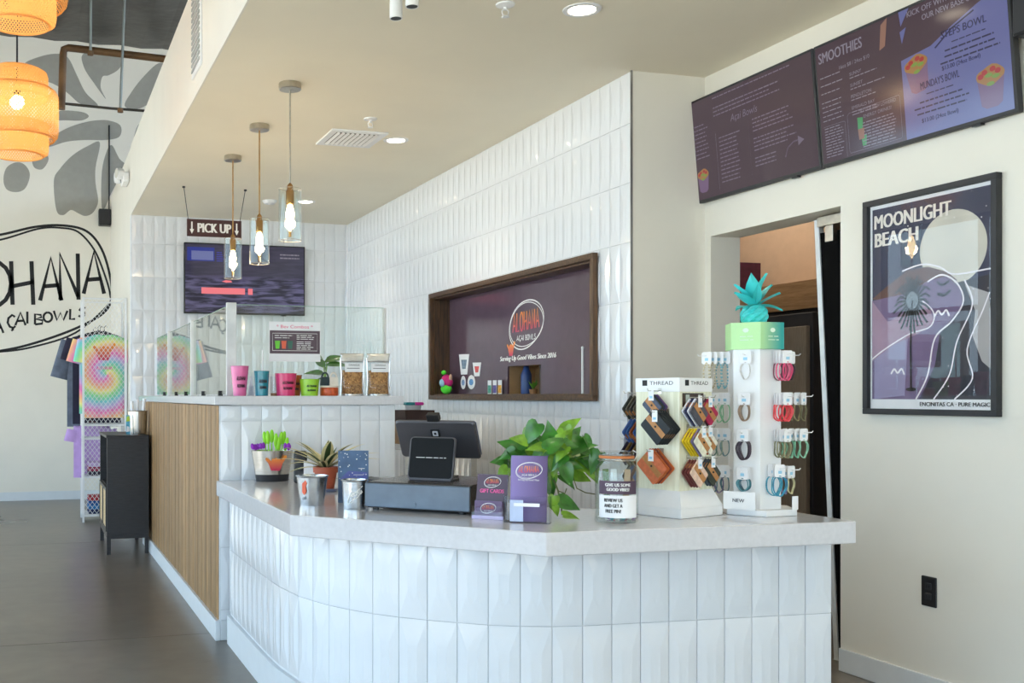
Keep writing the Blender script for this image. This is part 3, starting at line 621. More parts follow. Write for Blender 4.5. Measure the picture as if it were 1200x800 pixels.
# ------------------------------------------------------------------ framed poster
t = thing('framed_poster', 'black framed purple poster reading MOONLIGHT BEACH on the right wall', 'poster', (XR-.001, 3.675, 1.14), -PI/2)
PW, PH, fw = .645, .905, .024
for nm, bx in (('frame_rail', (0, PW, 0, fw)), ('frame_rail', (0, PW, PH-fw, PH)), ('frame_stile', (0, fw, fw, PH-fw)), ('frame_stile', (PW-fw, PW, fw, PH-fw))):
    m = MB(); m.box(bx[0], bx[1], -.03, 0, bx[2], bx[3]); m.build(nm, blackm, t, bevel=.002)
m = MB(); m.box(fw, PW-fw, -.010, -.002, fw, PH-fw); m.build('mount', paperw, t)
ax, az, aw, ah = fw+.012, fw+.04, PW-2*fw-.024, PH-2*fw-.055
def U(u, v): return (ax+u*aw, az+v*ah)
def art(nm, polys, col, y, rough=.5):
    m = MB()
    for p in polys: m.add([(*[U(*q)[0]], y, U(*q)[1]) for q in p], [tuple(range(len(p)))[::-1]])
    m.build(nm, mat('ink_'+nm, col, rough, var=.04, scale=8), t)
def wav(m, P, w, y):
    Q = [];
    for i in range(len(P)-1):
        p0, p1, p2, p3 = P[max(i-1, 0)], P[i], P[i+1], P[min(i+2, len(P)-1)]
        for k in range(6):
            s = k/6; Q.append(tuple(.5*(2*p1[j]+(p2[j]-p0[j])*s+(2*p0[j]-5*p1[j]+4*p2[j]-p3[j])*s*s+(3*p1[j]-p0[j]-3*p2[j]+p3[j])*s**3) for j in (0, 1)))
    Q.append(P[-1]); m.stroke([U(*q) for q in Q], w, y)
art('night_sky', [[(0, 0), (1, 0), (1, 1), (0, 1)]], c8(44, 46, 74), -.0104)
art('moon', [[(.70+.27*math.cos(k*PI/20), .735+.185*math.sin(k*PI/20)) for k in range(40)]], c8(205, 200, 186), -.0108)
art('dark_sea', [[(.45, 0), (1, 0), (1, .585), (.7, .56)]], c8(36, 32, 46), -.0112)
art('brown_cliff', [[(0, .53), (.12, .58), (.32, .655), (.5, .66), (.66, .62), (.74, .575), (.5, .5), (.2, .5)]], c8(96, 62, 52), -.0116)
art('purple_shore', [[(0, 0), (.42, 0), (.48, .06), (.56, .17), (.60, .32), (.68, .38), (.78, .45), (.77, .53), (.66, .60), (.5, .59), (.35, .54), (.15, .53), (0, .52)]], c8(112, 92, 128), -.012)
art('pink_beach', [[(0, .2), (.2, .28), (.42, .33), (.55, .38), (.52, .45), (.42, .50), (.32, .45), (.15, .40), (0, .52)]], c8(158, 128, 150), -.0124)
art('pale_wave', [[(.02, .0), (.30, .02), (.33, .33), (.1, .40), (.02, .42)]], c8(150, 142, 176), -.0122)
art('right_cloud', [[(.80, .55), (.98, .5), (1, .40), (1, .14), (.93, .18), (.86, .3), (.88, .42)]], c8(170, 166, 165), -.0122)
m = MB()
wav(m, [(0, .21), (.12, .26), (.34, .33), (.52, .36), (.55, .43), (.44, .5)], .006, -.0126); wav(m, [(.4, .0), (.5, .12), (.56, .3), (.7, .38), (.79, .47), (.74, .56), (.62, .61), (.5, .585)], .007, -.0126)
wav(m, [(.55, 0), (.68, .12), (.74, .28), (.86, .45), (.80, .57)], .006, -.0126); wav(m, [(.72, 0), (.86, .1), (.82, .24), (.94, .42), (.99, .5)], .006, -.0126); wav(m, [(.28, .655), (.45, .675), (.6, .65), (.72, .605), (1, .61)], .006, -.0126)
rnd = random.Random(3)
for k in range(70):
    u, v = rnd.random(), rnd.random()
    if (u > .45 and v < .3) or v > .8 or (u > .6 and v < .6): s = rnd.uniform(.001, .003); q = U(u, v); m.add([(q[0]+s*math.cos(i*PI/3), -.0132, q[1]+s*math.sin(i*PI/3)) for i in range(6)], [tuple(range(6))])
for u, v in ((.62, .42), (.24, .14)): wav(m, [(u-.06, v-.01), (u-.03, v+.015), (u, v-.005), (u+.035, v+.015), (u+.06, v-.015)], .008, -.0134)
m.build('white_line_work', mat('poster_white_ink', c8(232, 228, 232), .5), t)
m = MB(); text(m, 'MOONLIGHT', U(.36, 0)[0], U(0, .895)[1], .058, .38, -.0128, bold=.0034); text(m, 'BEACH', U(.225, 0)[0], U(0, .80)[1], .058, .22, -.0128, bold=.0042); m.build('title_lettering', mat('poster_cream_ink', c8(232, 226, 218), .5), t)
m = MB()
q = U(.36, .05); top = U(.37, .50); m.stroke([q, (q[0]-.003, (q[1]+top[1])/2), top], .008, -.0136)
for k in range(26):
    a = 2*PI*k/26; l = .085+.01*(k % 3); m.stroke([(top[0]+.03*math.cos(a), top[1]+.035*math.sin(a)), (top[0]+l*.7*math.cos(a), top[1]+l*math.sin(a)), (top[0]+l*.95*math.cos(a), top[1]+l*1.1*math.sin(a)-.018)], .009, -.0136)
m.add([(q[0]+.028*math.cos(i*PI/6), -.0137, q[1]+.008*math.sin(i*PI/6)) for i in range(12)], [tuple(range(12))])
wav(m, [(.58, .58), (.62, .56), (.68, .575)], .01, -.0134); wav(m, [(.58, .52), (.64, .51), (.69, .53)], .012, -.0134)
text(m, 'ENCINITAS CA · PURE MAGIC', U(.99, 0)[0], fw+.013, .016, .32, -.0106, 'r', bold=.001)
m.build('palm_silhouette', inkb, t)
m = MB(); m.add([(top[0]+.05*math.cos(i*PI/10), -.0133, top[1]-.01+.058*math.sin(i*PI/10)) for i in range(20)], [tuple(range(20))]); m.build('blue_disc', mat('poster_blue', c8(120, 132, 140), .5), t)
m = MB(); m.box(fw-.002, PW-fw+.002, -.019, -.017, fw-.002, PH-fw+.002); m.build('glazing', thin_glass('picture_glass', (1, 1, 1), 1.3), t)
# outlet
t = thing('wall_outlet', 'black power outlet low on the right wall', 'outlet', (XR, 3.356, .436), -PI/2)
m = MB(); m.rbox(-.036, .036, -.006, 0, -.06, .06, .004); m.build('cover_plate', black, t)
for z in (-.02, .02):
    m = MB(); m.rbox(-.016, .016, -.0085, -.006, z-.014, z+.014, .005); o = m.build('socket', blackm, t); m = MB(); m.box(-.007, -.005, -.0092, -.0084, z-.005, z+.005); m.box(.005, .007, -.0092, -.0084, z-.005, z+.005); m.build('slot', mat('slot_dark', c8(5, 5, 5), .9), o)
# ------------------------------------------------------------------ doorway: leaning folding door, storeroom
t = thing('folding_door', 'white edged black door panel leaning open in the doorway', 'door', (3.56, 4.0, 0))
def lean(z): return .13*(z/2.09)-.015
m = MB(); v = []
for z in (0.005, 2.045):
    y = lean(z); v += [(-.01, y, z), (.03, y+.012, z), (.03, y-.018, z), (-.01, y-.03, z)]
m.add(v, [(0, 1, 2, 3)[::-1], (4, 5, 6, 7), (0, 4, 5, 1)[::1], (1, 5, 6, 2), (2, 6, 7, 3), (3, 7, 4, 0)]); m.build('edge_profile', mat('white_door_edge', c8(222, 226, 228), .4), t, bevel=.003)
m = MB(); v = []
for z in (0.01, 1.98):
    y = lean(z)-.032; v += [(-.005, y, z), (.02, y, z), (.05, -.158, z), (.02, -.158, z)]
m.add(v, [(0, 1, 2, 3)[::-1], (4, 5, 6, 7), (0, 4, 5, 1), (1, 5, 6, 2), (2, 6, 7, 3), (3, 7, 4, 0)]); m.build('panel', mat('black_vinyl', c8(10, 9, 9), .85, spec=.1), t)
m = MB(); m.box(-.03, .05, -.16, .07, 2.005, 2.05); m.box(-.02, .03, -.02, .03, 1.93, 2.01); m.build('top_bracket', chrome, t, bevel=.002)
t = thing('upright_fridge', 'tall dark steel fridge seen through the doorway', 'fridge', (4.28, 5.0, 0))
ds = mat('dark_stainless', c8(160, 148, 130), .45, .3, var=.06, stretch=(8, 8, 1)); 
m = MB(); m.box(.03, .6, 0, 1.15, 0, 1.70); m.build('body', blackm, t, bevel=.006)
m = MB(); m.box(0, .03, .02, .62, .12, 1.62); m.build('door', ds, t, bevel=.004); m = MB(); m.box(0, .03, .65, 1.13, .12, 1.62); m.build('door', ds, t, bevel=.004)
m = MB(); m.tube([(-.03, .58, .8), (-.03, .58, 1.3)], .009, 8); m.build('handle', chrome, t)
t = thing('storeroom_shelf', 'tan wooden shelf boxing above the fridge in the storeroom', 'shelf', (4.5, 5.0, 1.745))
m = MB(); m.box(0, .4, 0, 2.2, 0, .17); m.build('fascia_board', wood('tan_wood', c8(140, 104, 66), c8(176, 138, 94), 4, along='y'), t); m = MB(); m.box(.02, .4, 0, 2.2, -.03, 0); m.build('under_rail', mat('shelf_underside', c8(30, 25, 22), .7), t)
t = thing('purple_box', 'dark purple carton on the storeroom shelf', 'box', (4.55, 6.0, 1.916))
m = MB(); m.box(0, .2, 0, .3, 0, .2); m.build('carton', mat('purple_carton', c8(70, 22, 52), .5, var=.15, scale=30), t, bevel=.003); m = MB(); m.box(-.001, .2, .13, .17, .2, .2012); m.build('tape', mat('tape', c8(90, 60, 70), .3), t)
# ------------------------------------------------------------------ framed window panel in the tiled wall
FRX = 2.966
t = thing('framed_serving_window', 'dark wooden framed purple panel with the shop logo set in the tiled wall', 'framed panel', (FRX, 7.598, 1.188), -PI/2)
FW, FH = 7.598-5.125, .818
for nm, a in (('top_rail', (0, FW, FH-.034, FH)), ('bottom_rail', (0, FW, 0, .034))):
    m = MB(); m.box(a[0], a[1], 0, .033, a[2], a[3]); m.build(nm, dwood, t, bevel=.002)
for a in ((0, .034), (FW-.034, FW)): m = MB(); m.box(a[0], a[1], 0, .033, .034, FH-.034); m.build('side_stile', dwoodz, t, bevel=.002)
lx0, lx1, lz0, lz1 = 7.598-HY1+.002, 7.598-HY0-.002, HZ0-1.188+.002, HZ1-1.188-.002
m = MB(); m.box(lx0, lx1, .033, .17, lz0, lz0+.022); m.build('sill_lining', dwood, t); m = MB(); m.box(lx0, lx1, .033, .17, lz1-.022, lz1); m.build('head_lining', dwood, t)
for a in ((lx0, lx0+.022), (lx1-.022, lx1)): m = MB(); m.box(a[0], a[1], .033, .17, lz0+.022, lz1-.022); m.build('side_lining', dwoodz, t)
PXX = FRX+.156
hy = [on_x(595, 440, PXX).y, on_x(634, 440, PXX).y]; hz1 = on_x(615, 428, PXX).z
hx0, hx1, hz = 7.598-hy[0], 7.598-hy[1], hz1-1.188; a0, a1, b0, b1 = lx0+.022, lx1-.022, lz0+.022, lz1-.022
plg = mat('plum_gloss_panel', c8(92, 72, 84), .12, var=.03, spec=.6)
m = MB(); m.box(a0, hx0, .156, .168, b0, b1); m.box(hx1, a1, .156, .168, b0, b1); m.box(hx0, hx1, .156, .168, hz, b1); m.build('plum_panel', plg, t)
m = MB(); m.box(hx0, hx1, .36, .37, b0, hz); m.box(hx0-.01, hx0, .168, .37, b0, hz); m.box(hx1, hx1+.01, .168, .37, b0, hz); m.box(hx0, hx1, .168, .36, b0-.01, b0); m.box(hx0, hx1, .168, .36, hz, hz+.01); m.build('hatch_recess', mat('tan_recess', c8(170, 135, 92), .6), t)
lg = bpy.data.objects.new('shop_logo', None); COL.objects.link(lg); lg.parent = t
cyl_ = on_x(616, 380, PXX); shop_logo(lg, 7.598-cyl_.y, cyl_.z-1.188+.0, .50, .156)
lg.name = 'logo_mark'
m = MB(); shaka(m, 7.598-on_x(600, 408, PXX).y-.06, on_x(600, 408, PXX).z-1.188-.05, .11, .1555); m.build('logo_hand', shaka_mat, lg)
m = MB(); text(m, 'Serving Up Good Vibes Since 2016', 7.598-on_x(617, 418, PXX).y, on_x(617, 421, PXX).z-1.188, .032, .80, .156, shear=.25, bold=.0035); m.build('slogan_lettering', inkw, t)
# decals on the panel
def decal(px0, py0, px1, py1, nm, col, lb, shape='cup'):
    a = on_x(px0, py1, PXX); b_ = on_x(px1, py0, PXX); w = a.y-b_.y; h = b_.z-a.z if b_.z > a.z else .05
    t_ = thing(nm, lb, 'sticker', (PXX, a.y, a.z), -PI/2)
    pts = {'cup': [(0, h), (w, h*.97), (w*.8, 0), (w*.2, 0)], 'oval': [(w/2+w/2*math.cos(k*PI/8), h/2+h/2*math.sin(k*PI/8)) for k in range(16)], 'box': [(0, 0), (w, 0), (w, h), (0, h)]}[shape]
    m = MB(); m.plate(pts, -.0015, -.0003); m.build('backing', paperw, t_)
    m = MB(); m.plate([(w/2+(p[0]-w/2)*.55, h*.5+(p[1]-h/2)*.45) for p in pts], -.0022, -.0015); m.build('print', mat('decal_'+nm+lb[:6], col, .5, var=.2, scale=60), t_)
decal(538, 414, 550, 439, 'cup_sticker', c8(120, 140, 160), 'large white cup-shaped sticker on the purple panel'); decal(554, 424, 564, 441, 'cup_sticker', c8(220, 90, 90), 'small white cup-shaped sticker with red print on the purple panel')
decal(540, 440, 546, 456, 'oval_sticker', c8(120, 150, 190), 'narrow pale oval sticker below the large cup sticker', 'oval'); decal(548, 439, 557, 456, 'oval_sticker', c8(90, 150, 200), 'pale oval sticker with blue print on the purple panel', 'oval')
def ledge(px, py): p = on_x(px, py, 3.06); return p
for px, c0, lb in ((569, c8(70, 150, 130), 'green printed card on the framed ledge'), (575, c8(90, 80, 150), 'violet printed card on the framed ledge, in the middle'), (581, c8(235, 160, 40), 'orange printed card on the framed ledge')):
    p = ledge(px, 455); t_ = thing('printed_card', lb, 'card', (3.09, p.y, HZ0+.0245), -PI/2, 'little cards on the framed ledge')
    m = MB(); m.box(-.03, .03, 0, .002, 0, .095); m.build('card_stock', paperw, t_); m = MB(); m.box(-.026, .026, -.001, 0, .005, .06); m.build('print', mat('card_'+lb[:6], c0, .5, var=.25, scale=50), t_)
p = ledge(690, 440); t_ = thing('white_rod', 'thin white rod standing at the near end of the framed ledge', 'rod', (3.02, p.y, HZ0+.0245))
m = MB(); m.tube([(0, 0, 0), (0, 0, .26)], .007, 8); m.build('rod', white, t_); m = MB(); m.sphere((0, 0, .262), .009, 8, 6); m.build('tip', white, t_)
# plush toy
p = ledge(524, 450); t_ = thing('plush_toy', 'colourful pink and green plush toy at the far end of the framed ledge', 'toy', (3.045, p.y-.02, HZ0+.0245), -PI/2)
gr = mat('neon_green_felt', c8(90, 225, 60), .9); pk = mat('magenta_felt', c8(205, 40, 120), .9); bl = mat('pale_blue_felt', c8(160, 205, 225), .9)
m = MB(); m.sphere((0, 0, .04), .045, sc=(1.9, .7, .9)); m.build('green_base', gr, t_, True); m = MB(); m.sphere((0, 0, .1), .05, sc=(1.3, .7, 1)); m.sphere((.06, 0, .09), .035, sc=(1.2, .7, 1)); m.build('pink_body', pk, t_, True)
m = MB(); m.sphere((-.01, -.03, .085), .035, sc=(1.1, .5, .9)); m.build('blue_face', bl, t_, True); m = MB(); m.sphere((-.05, 0, .165), .022, sc=(1.3, .8, .8)); m.build('green_hat', gr, t_, True); m = MB(); m.sphere((.085, 0, .12), .02, sc=(.7, .6, 1.6)); m.build('tan_tail', mat('tan_felt', c8(200, 165, 140), .9), t_, True)
# things in the hatch
hc = (hy[0]+hy[1])/2; dz = HZ0+.0245
t_ = thing('blue_bottle', 'blue bottle standing in the small hatch of the purple panel', 'bottle', (FRX+.25, hy[0]-.09, dz)); MB().lathe([(0, 0), (.035, 0), (.037, .01), (.037, .13), (.02, .17), (.014, .2), (0, .2)], 16, caps=False).build('body', mat('blue_plastic', c8(50, 80, 140), .3), t_, True); MB().cyl((0, 0, .2), .015, .02, 12).build('cap', white, t_)
t_ = thing('dark_tin', 'dark brown tin in the right of the small hatch', 'tin', (FRX+.26, hy[1]+.08, dz)); m = MB(); m.box(-.05, .05, -.05, .05, 0, .17); m.build('body', mat('brown_tin', c8(60, 44, 30), .5), t_, bevel=.004); m = MB(); m.box(-.052, .052, -.052, .052, .17, .19); m.build('lid', black, t_)
t_ = thing('small_green_plant', 'tiny green plant in the small hatch', 'plant', (FRX+.22, hc-.01, dz)); MB().cyl((0, 0, 0), .022, .03, 12, .028).build('pot', mat('tan_pot', c8(150, 110, 70), .7), t_)
for k in range(9):
    a = k*2.4; m = MB(); m.add([(0, 0, .03), (.02*math.cos(a)-.01*math.sin(a), .02*math.sin(a)+.01*math.cos(a), .06), (.04*math.cos(a), .04*math.sin(a), .075+.01*(k % 3)), (.02*math.cos(a)+.01*math.sin(a), .02*math.sin(a)-.01*math.cos(a), .06)], [(0, 1, 2, 3)]); m.build('leaf', mat('leaf_small', c8(80, 140, 40), .5), t_)
#PART3
# ------------------------------------------------------------------ far wall mural
def wp(px, py): p = on_y(px, py, YM); return (p.x, p.z)
leafm = mat('grey_mural_paint', c8(158, 156, 148), .6, var=.02); leafd = leafm
def smooth_poly(P, n=5):
    Q = []; N_ = len(P)
    for i in range(N_):
        p0, p1, p2, p3 = P[i-1], P[i], P[(i+1) % N_], P[(i+2) % N_]
        for k in range(n):
            s = k/n; Q.append(tuple(.5*(2*p1[j]+(p2[j]-p0[j])*s+(2*p0[j]-5*p1[j]+4*p2[j]-p3[j])*s*s+(3*p1[j]-p0[j]-3*p2[j]+p3[j])*s**3) for j in (0, 1)))
    return Q
for P in ([(117, 167), (103, 171), (85, 182), (70, 198), (63, 212), (66, 246), (74, 252), (83, 246), (92, 250), (100, 253), (109, 249), (115, 236), (112, 215), (112, 196)],
          [(131, 170), (124, 180), (119, 205), (120, 246), (131, 225), (141, 208), (150, 196), (140, 186)],
          [(52, 168), (66, 157), (84, 148), (106, 142), (126, 141), (141, 147), (140, 160), (124, 164), (100, 164), (78, 166), (58, 172)],
          [(28, 76), (48, 66), (68, 63), (80, 68), (90, 88), (100, 108), (115, 124), (95, 122), (78, 108), (62, 98), (45, 92)],
          [(100, 62), (142, 66), (140, 80), (128, 88), (120, 90), (118, 103), (124, 116), (112, 100), (98, 78)],
          [(186, 74), (168, 90), (154, 108), (146, 124), (160, 128), (180, 118), (195, 100), (198, 80)],
          [(70, 130), (95, 131), (104, 136), (96, 141), (78, 141), (66, 140)],
          [(8, 196), (20, 190), (30, 194), (35, 205), (30, 220), (20, 225), (8, 222), (4, 210)], [(38, 184), (50, 178), (57, 186), (50, 198), (40, 196)], [(160, 150), (170, 140), (178, 150), (166, 170), (156, 172)],
          [(-60, 60), (-20, 70), (0, 90), (-20, 120), (-60, 110)], [(-70, 150), (-30, 160), (-20, 190), (-60, 200)]):
    m = MB(); q = smooth_poly([wp(*p) for p in P]); m.add([(a, YM-.0015, b) for a, b in q], [tuple(range(len(q)))]); o = m.build('painted_leaf', leafm, farw)
def pxletters(mb, items, w):
    for ch, x0, y0, x1, y1 in items:
        for st in LET[ch]:
            P = []
            for u, v in st:
                P.append(wp(x0+(x1-x0)*u/LW[ch], y1+(y0-y1)*v-(0)))
            mb.stroke(P, w, YM-.002)
m = MB(); pxletters(m, [('A', -98, 318, -62, 366), ('L', -56, 312, -36, 362), ('O', -30, 306, 13, 359), ('H', 13, 306, 39, 357), ('A', 47, 302, 72, 352), ('N', 70, 297, 92, 351), ('A', 98, 295, 122, 344)], .047); m.build('mural_lettering', inkb, farw, kind='stuff')
m = MB(); pxletters(m, [('A', -10, 372, 4, 390), ('C', 9, 369, 18, 384), ('A', 18, 366, 30, 381), ('I', 32, 365, 33, 379), ('B', 41, 368, 50, 380), ('O', 51, 366, 61, 377), ('W', 63, 364, 79, 375), ('L', 82, 362, 88, 374), ('S', 92, 360, 100, 371)], .026); m.build('mural_lettering', inkb, farw, kind='stuff')
for P, w in (([(-190, 345), (-170, 315), (-110, 292), (-50, 281), (0, 275), (40, 266), (72, 264), (100, 270), (117, 288), (127, 315), (131, 345), (122, 366), (88, 385), (40, 402), (0, 411), (-60, 418), (-120, 412), (-170, 390), (-190, 345)], .028), ([(-184, 350), (-160, 320), (-100, 298), (-50, 288), (0, 281), (45, 268), (72, 267), (92, 272), (110, 292), (122, 320), (129, 345), (126, 358), (88, 390), (40, 406), (0, 412), (-60, 414), (-120, 405), (-165, 385), (-184, 350)], .022)):
    m = MB(); q = smooth_poly([wp(*p) for p in P[:-1]], 6); m.stroke(q+[q[0]], w, YM-.002); m.build('mural_outline', inkb, farw)
# pipes and rods on the far wall
rust = mat('rusty_brown_pipe', c8(108, 78, 48), .5, .3, var=.2, scale=6)
t = thing('ceiling_pipe', 'brown bent pipe hanging under the black ceiling before the mural', 'pipe', (0, 9.5, 4.0))
def W3(px, py, y): p = on_y(px, py, y); return (p.x, 0, p.z-4.0)
m = MB(); m.tube([W3(225, 73, 9.5), W3(150, 64, 9.5), W3(80, 56, 9.5), W3(75, 58, 9.5), W3(74, 64, 9.5), W3(72, 128, 9.5)], .033, 10); m.build('pipe_run', rust, t, True)
m = MB(); m.tube([W3(72, 121, 9.5), W3(130, 127, 9.5), W3(200, 132, 9.5)], .012, 8); m.build('thin_branch', mat('dark_pipe', c8(60, 54, 46), .5), t, True)
for (a, b, lb) in (((107, -5), (106, 62), 'left of the two'), ((149, 4), (141, 129), 'right of the two')):
    p = on_y(b[0]+(1 if b[0] < 120 else 8), -100, 9.44); q = on_y(b[0], b[1], 9.44); t = thing('hanger_rod', 'thin grey steel hanger rod below the black ceiling, %s' % lb, 'rod', (q.x, 9.44, q.z))
    m = MB(); m.tube([(0, 0, 0), (p.x-q.x, 0, ZH-q.z)], .012, 8); m.build('rod', mat('zinc_rod', c8(150, 155, 150), .4, .7), t, True); m = MB(); m.cyl((0, 0, -.02), .026, .035, 12); m.build('nut', rust, t)
p = on_y(126, 254, YM-.1); t = thing('wall_speaker', 'small black speaker box high on the far wall beside the side wall', 'speaker', (p.x-.03, YM-.12, p.z-.1))
m = MB(); m.rbox(-.07, .07, 0, .12, 0, .19, .01); m.build('cabinet', black, t); m = MB(); m.rbox(-.06, .06, -.006, 0, .01, .18, .01); m.build('grille', blackm, t)
m = MB(); m.tube([(.05, .06, .19), (.055, .11, .5), (.055, .11, 1.2)], .008, 6); m.build('cable', blackm, t)
# emergency lights and grilles on fascia
def emer(y, z, lb):
    t = thing('emergency_light', lb, 'emergency light', (XB, y, z), -PI/2, 'twin-head emergency lights')
    m = MB(); m.rbox(-.14, .14, -.06, 0, -.05, .05, .02); m.build('housing', white, t)
    for s in (-1, 1):
        o = MB().lathe([(0, 0), (.05, 0), (.058, .03), (.05, .06), (0, .062)], 20, M=Matrix.Translation((s*.09, -.06, .03)) @ Matrix.Rotation(PI/2, 4, 'X') @ Matrix.Rotation(s*.3, 4, 'Y'), caps=False).build('lamp_head', white, t, True)
        MB().lathe([(0, .063), (.046, .0625)], 16, M=Matrix.Translation((s*.09, -.06, .03)) @ Matrix.Rotation(PI/2, 4, 'X') @ Matrix.Rotation(s*.3, 4, 'Y'), caps=False).build('lens', mat('clear_lens', c8(210, 205, 195), .1), o)
emer(10.2, 3.30, 'white twin-head emergency light far along the side wall')
emer(5.05, 3.52, 'white twin-head emergency light at the top edge of the fascia')
t = thing('side_grille', 'tall narrow white wall grille in the fascia near the top edge', 'grille', (XB, 5.79, 3.02), -PI/2)
m = MB(); m.box(-.16, .16, -.012, 0, 0, .5); m.build('grille_frame', white, t, bevel=.003)
for k in range(14): m = MB(); m.box(-.14, .14, -.018, -.012, .03+k*.032, .045+k*.032); m.build('louvre', mat('grille_grey', c8(170, 172, 168), .5), t)
# ------------------------------------------------------------------ clothes rack of white wire mesh
t = thing('mesh_clothes_rack', 'tall white wire mesh display rack with shelves by the side wall', 'rack', (.470, 10.26, 0))
RW, RD, RH = .40, .42, 2.16
m = MB()
for x in (0, RW):
    for y in (0, RD): m = MB(); m.box(x-.01, x+.01, y-.01, y+.01, 0, RH); m.build('post', white, t)
for z in (.06, RH-.01, .93, .80, .43):
    for a in (((0, 0, z), (RW, 0, z)), ((0, RD, z), (RW, RD, z)), ((0, 0, z), (0, RD, z)), ((RW, 0, z), (RW, RD, z))): m = MB(); m.tube(a, .007, 6); m.build('rail', white, t)
def lattice(x0, x1, z0, z1, wx, wz, y, r=.0026, swap=False):
    m = MB(); k = wz/wx; lo = z0-(x1-x0)*k
    z = lo
    for s in (1, -1):
        c = lo
        while c < z1+(x1-x0)*k:
            # line z = c + s*k*(x-x0)
            pts = []
            xa, xb = x0, x1; za, zb = c+0*k, c+s*k*(x1-x0)
            def clip(xa, za, xb, zb):
                for zl, sgn in ((z0, 1), (z1, -1)):
                    fa, fb = (za-zl)*sgn, (zb-zl)*sgn
                    if fa < 0 and fb < 0: return None
                    if fa < 0: q = fa/(fa-fb); xa, za = xa+(xb-xa)*q, za+(zb-za)*q
                    if fb < 0: q = fb/(fb-fa); xb, zb = xb+(xa-xb)*q, zb+(za-zb)*q
                return xa, za, xb, zb
            r_ = clip(xa, za, xb, zb)
            if r_ and abs(r_[0]-r_[2]) > .004:
                a, b = ((r_[0], y, r_[1]), (r_[2], y, r_[3])) if not swap else ((y, r_[0], r_[1]), (y, r_[2], r_[3]))
                m.tube([a, b], r, 4)
            c += wz
    return m
lattice(.0, RW, .06, RH, .042, .055, 0).build('diamond_mesh', white, t, kind='stuff')
lattice(.0, RD, .06, RH, .042, .055, 0, swap=True).build('diamond_mesh', white, t, kind='stuff')
for z in (.06, .43, .80, .93): m = MB(); m.box(.005, RW-.005, .01, RD-.01, z, z+.012); m.build('shelf', white, t)
# shirts
def garment(nm, lb, loc, w, h, mats, sleeve=.16, rz=0, sl_drop=.22, hem=1.0, hangc=black, cat='shirt', grp=None, thick=.05, logo=False):
    t = thing(nm, lb, cat, loc, rz, grp); m = MB(); nu, nv = 14, 16; rnd = random.Random(len(lb))
    for sd in (-1, 1):
        v = []
        for j in range(nv+1):
            q = j/nv; z = h*(1-q); ww = w/2*(1+(hem-1)*q)*(1 if q > .04 else .93)
            for i in range(nu+1):
                u = i/nu*2-1; x = u*ww; b = math.sqrt(max(0, 1-u*u))*thick/2; zz = z
                if j == 0: zz = h-.05*abs(u)-(.03*(1-min(1, abs(u)*2.5)) if abs(u) < .4 else 0)
                v.append((x, sd*(b+.004)+(.008*math.sin(u*9+q*3)*q), zz))
        f = [(j*(nu+1)+i, j*(nu+1)+i+1, (j+1)*(nu+1)+i+1, (j+1)*(nu+1)+i) for j in range(nv) for i in range(nu)]
        m.add(v, f)
    body = m.build('body', mats, t, 'all')
    for s in (-1, 1):
        m = MB(); a = Vector((s*w*.47, 0, h-.075)); b_ = a+Vector((s*sleeve*.55, 0, -sl_drop))
        d = (b_-a).normalized(); n = Vector((-d.z, 0, d.x)); v = []
        for k in range(5):
            p = a+(b_-a)*k/4; r1 = .075+.01*k/4
            for q in range(12): an = 2*PI*q/12; v.append(p+n*(r1*math.cos(an))+Vector((0, .02*math.sin(an), 0)))
        m.add(v, [(k*12+q, k*12+(q+1) % 12, (k+1)*12+(q+1) % 12, (k+1)*12+q) for k in range(4) for q in range(12)]); m.build('sleeve', mats, t, 'all')
    m = MB(); m.tube([(-w*.4, 0, h-.045), (0, 0, h+.01), (w*.4, 0, h-.045)], .008, 6); m.tube([(0, 0, h+.01), (0, 0, h+.05), (.02, 0, h+.07), (.03, 0, h+.05)], .003, 6); m.build('hanger', hangc, t)
    if logo:
        m = MB(); shaka(m, -.085, h-.27, .19, -thick/2-.012, .002); m.build('hand_print', shaka_mat, t)
        m = MB(); text(m, 'ALOHANA', 0, h-.36, .03, .15, -thick/2-.014, bold=.001); m.build('shirt_lettering', pink, t)
    return t
td1 = tie_dye('pastel_tie_dye', 0.02, .42); td2 = tie_dye('neon_tie_dye', .05, .4, .4)
garment('tie_dye_shirt', 'pastel rainbow tie-dye shirt with a hand print behind the white mesh', (.672, 10.345, 1.0), .38, .83, td1, sleeve=.06, logo=True)
garment('tie_dye_shirt', 'bright green and rainbow tie-dye shirt with one sleeve past the rack', (.640, 10.46, 1.04), .40, .79, td2, sleeve=.10)
navy = mat('navy_cotton', c8(38, 36, 56), .9, var=.1); char = mat('faded_charcoal_cotton', c8(104, 112, 128), .9, var=.12)
garment('dark_shirt', 'navy shirt hanging at the left side of the mesh rack', (.640, 10.80, .93), .50, .93, navy, sleeve=.10)
garment('grey_shirt', 'faded charcoal long shirt, leftmost garment on the mesh rack', (.600, 10.95, .90), .52, .95, char, sleeve=.18, sl_drop=.38)
garment('lilac_shirt', 'lilac shirt hanging low at the left of the mesh rack', (.575, 10.69, .40), .36, .55, mat('lilac_cotton', c8(196, 160, 218), .9), sleeve=.04, hangc=mat('dark_wood_hanger', c8(90, 50, 50), .5), sl_drop=.12)
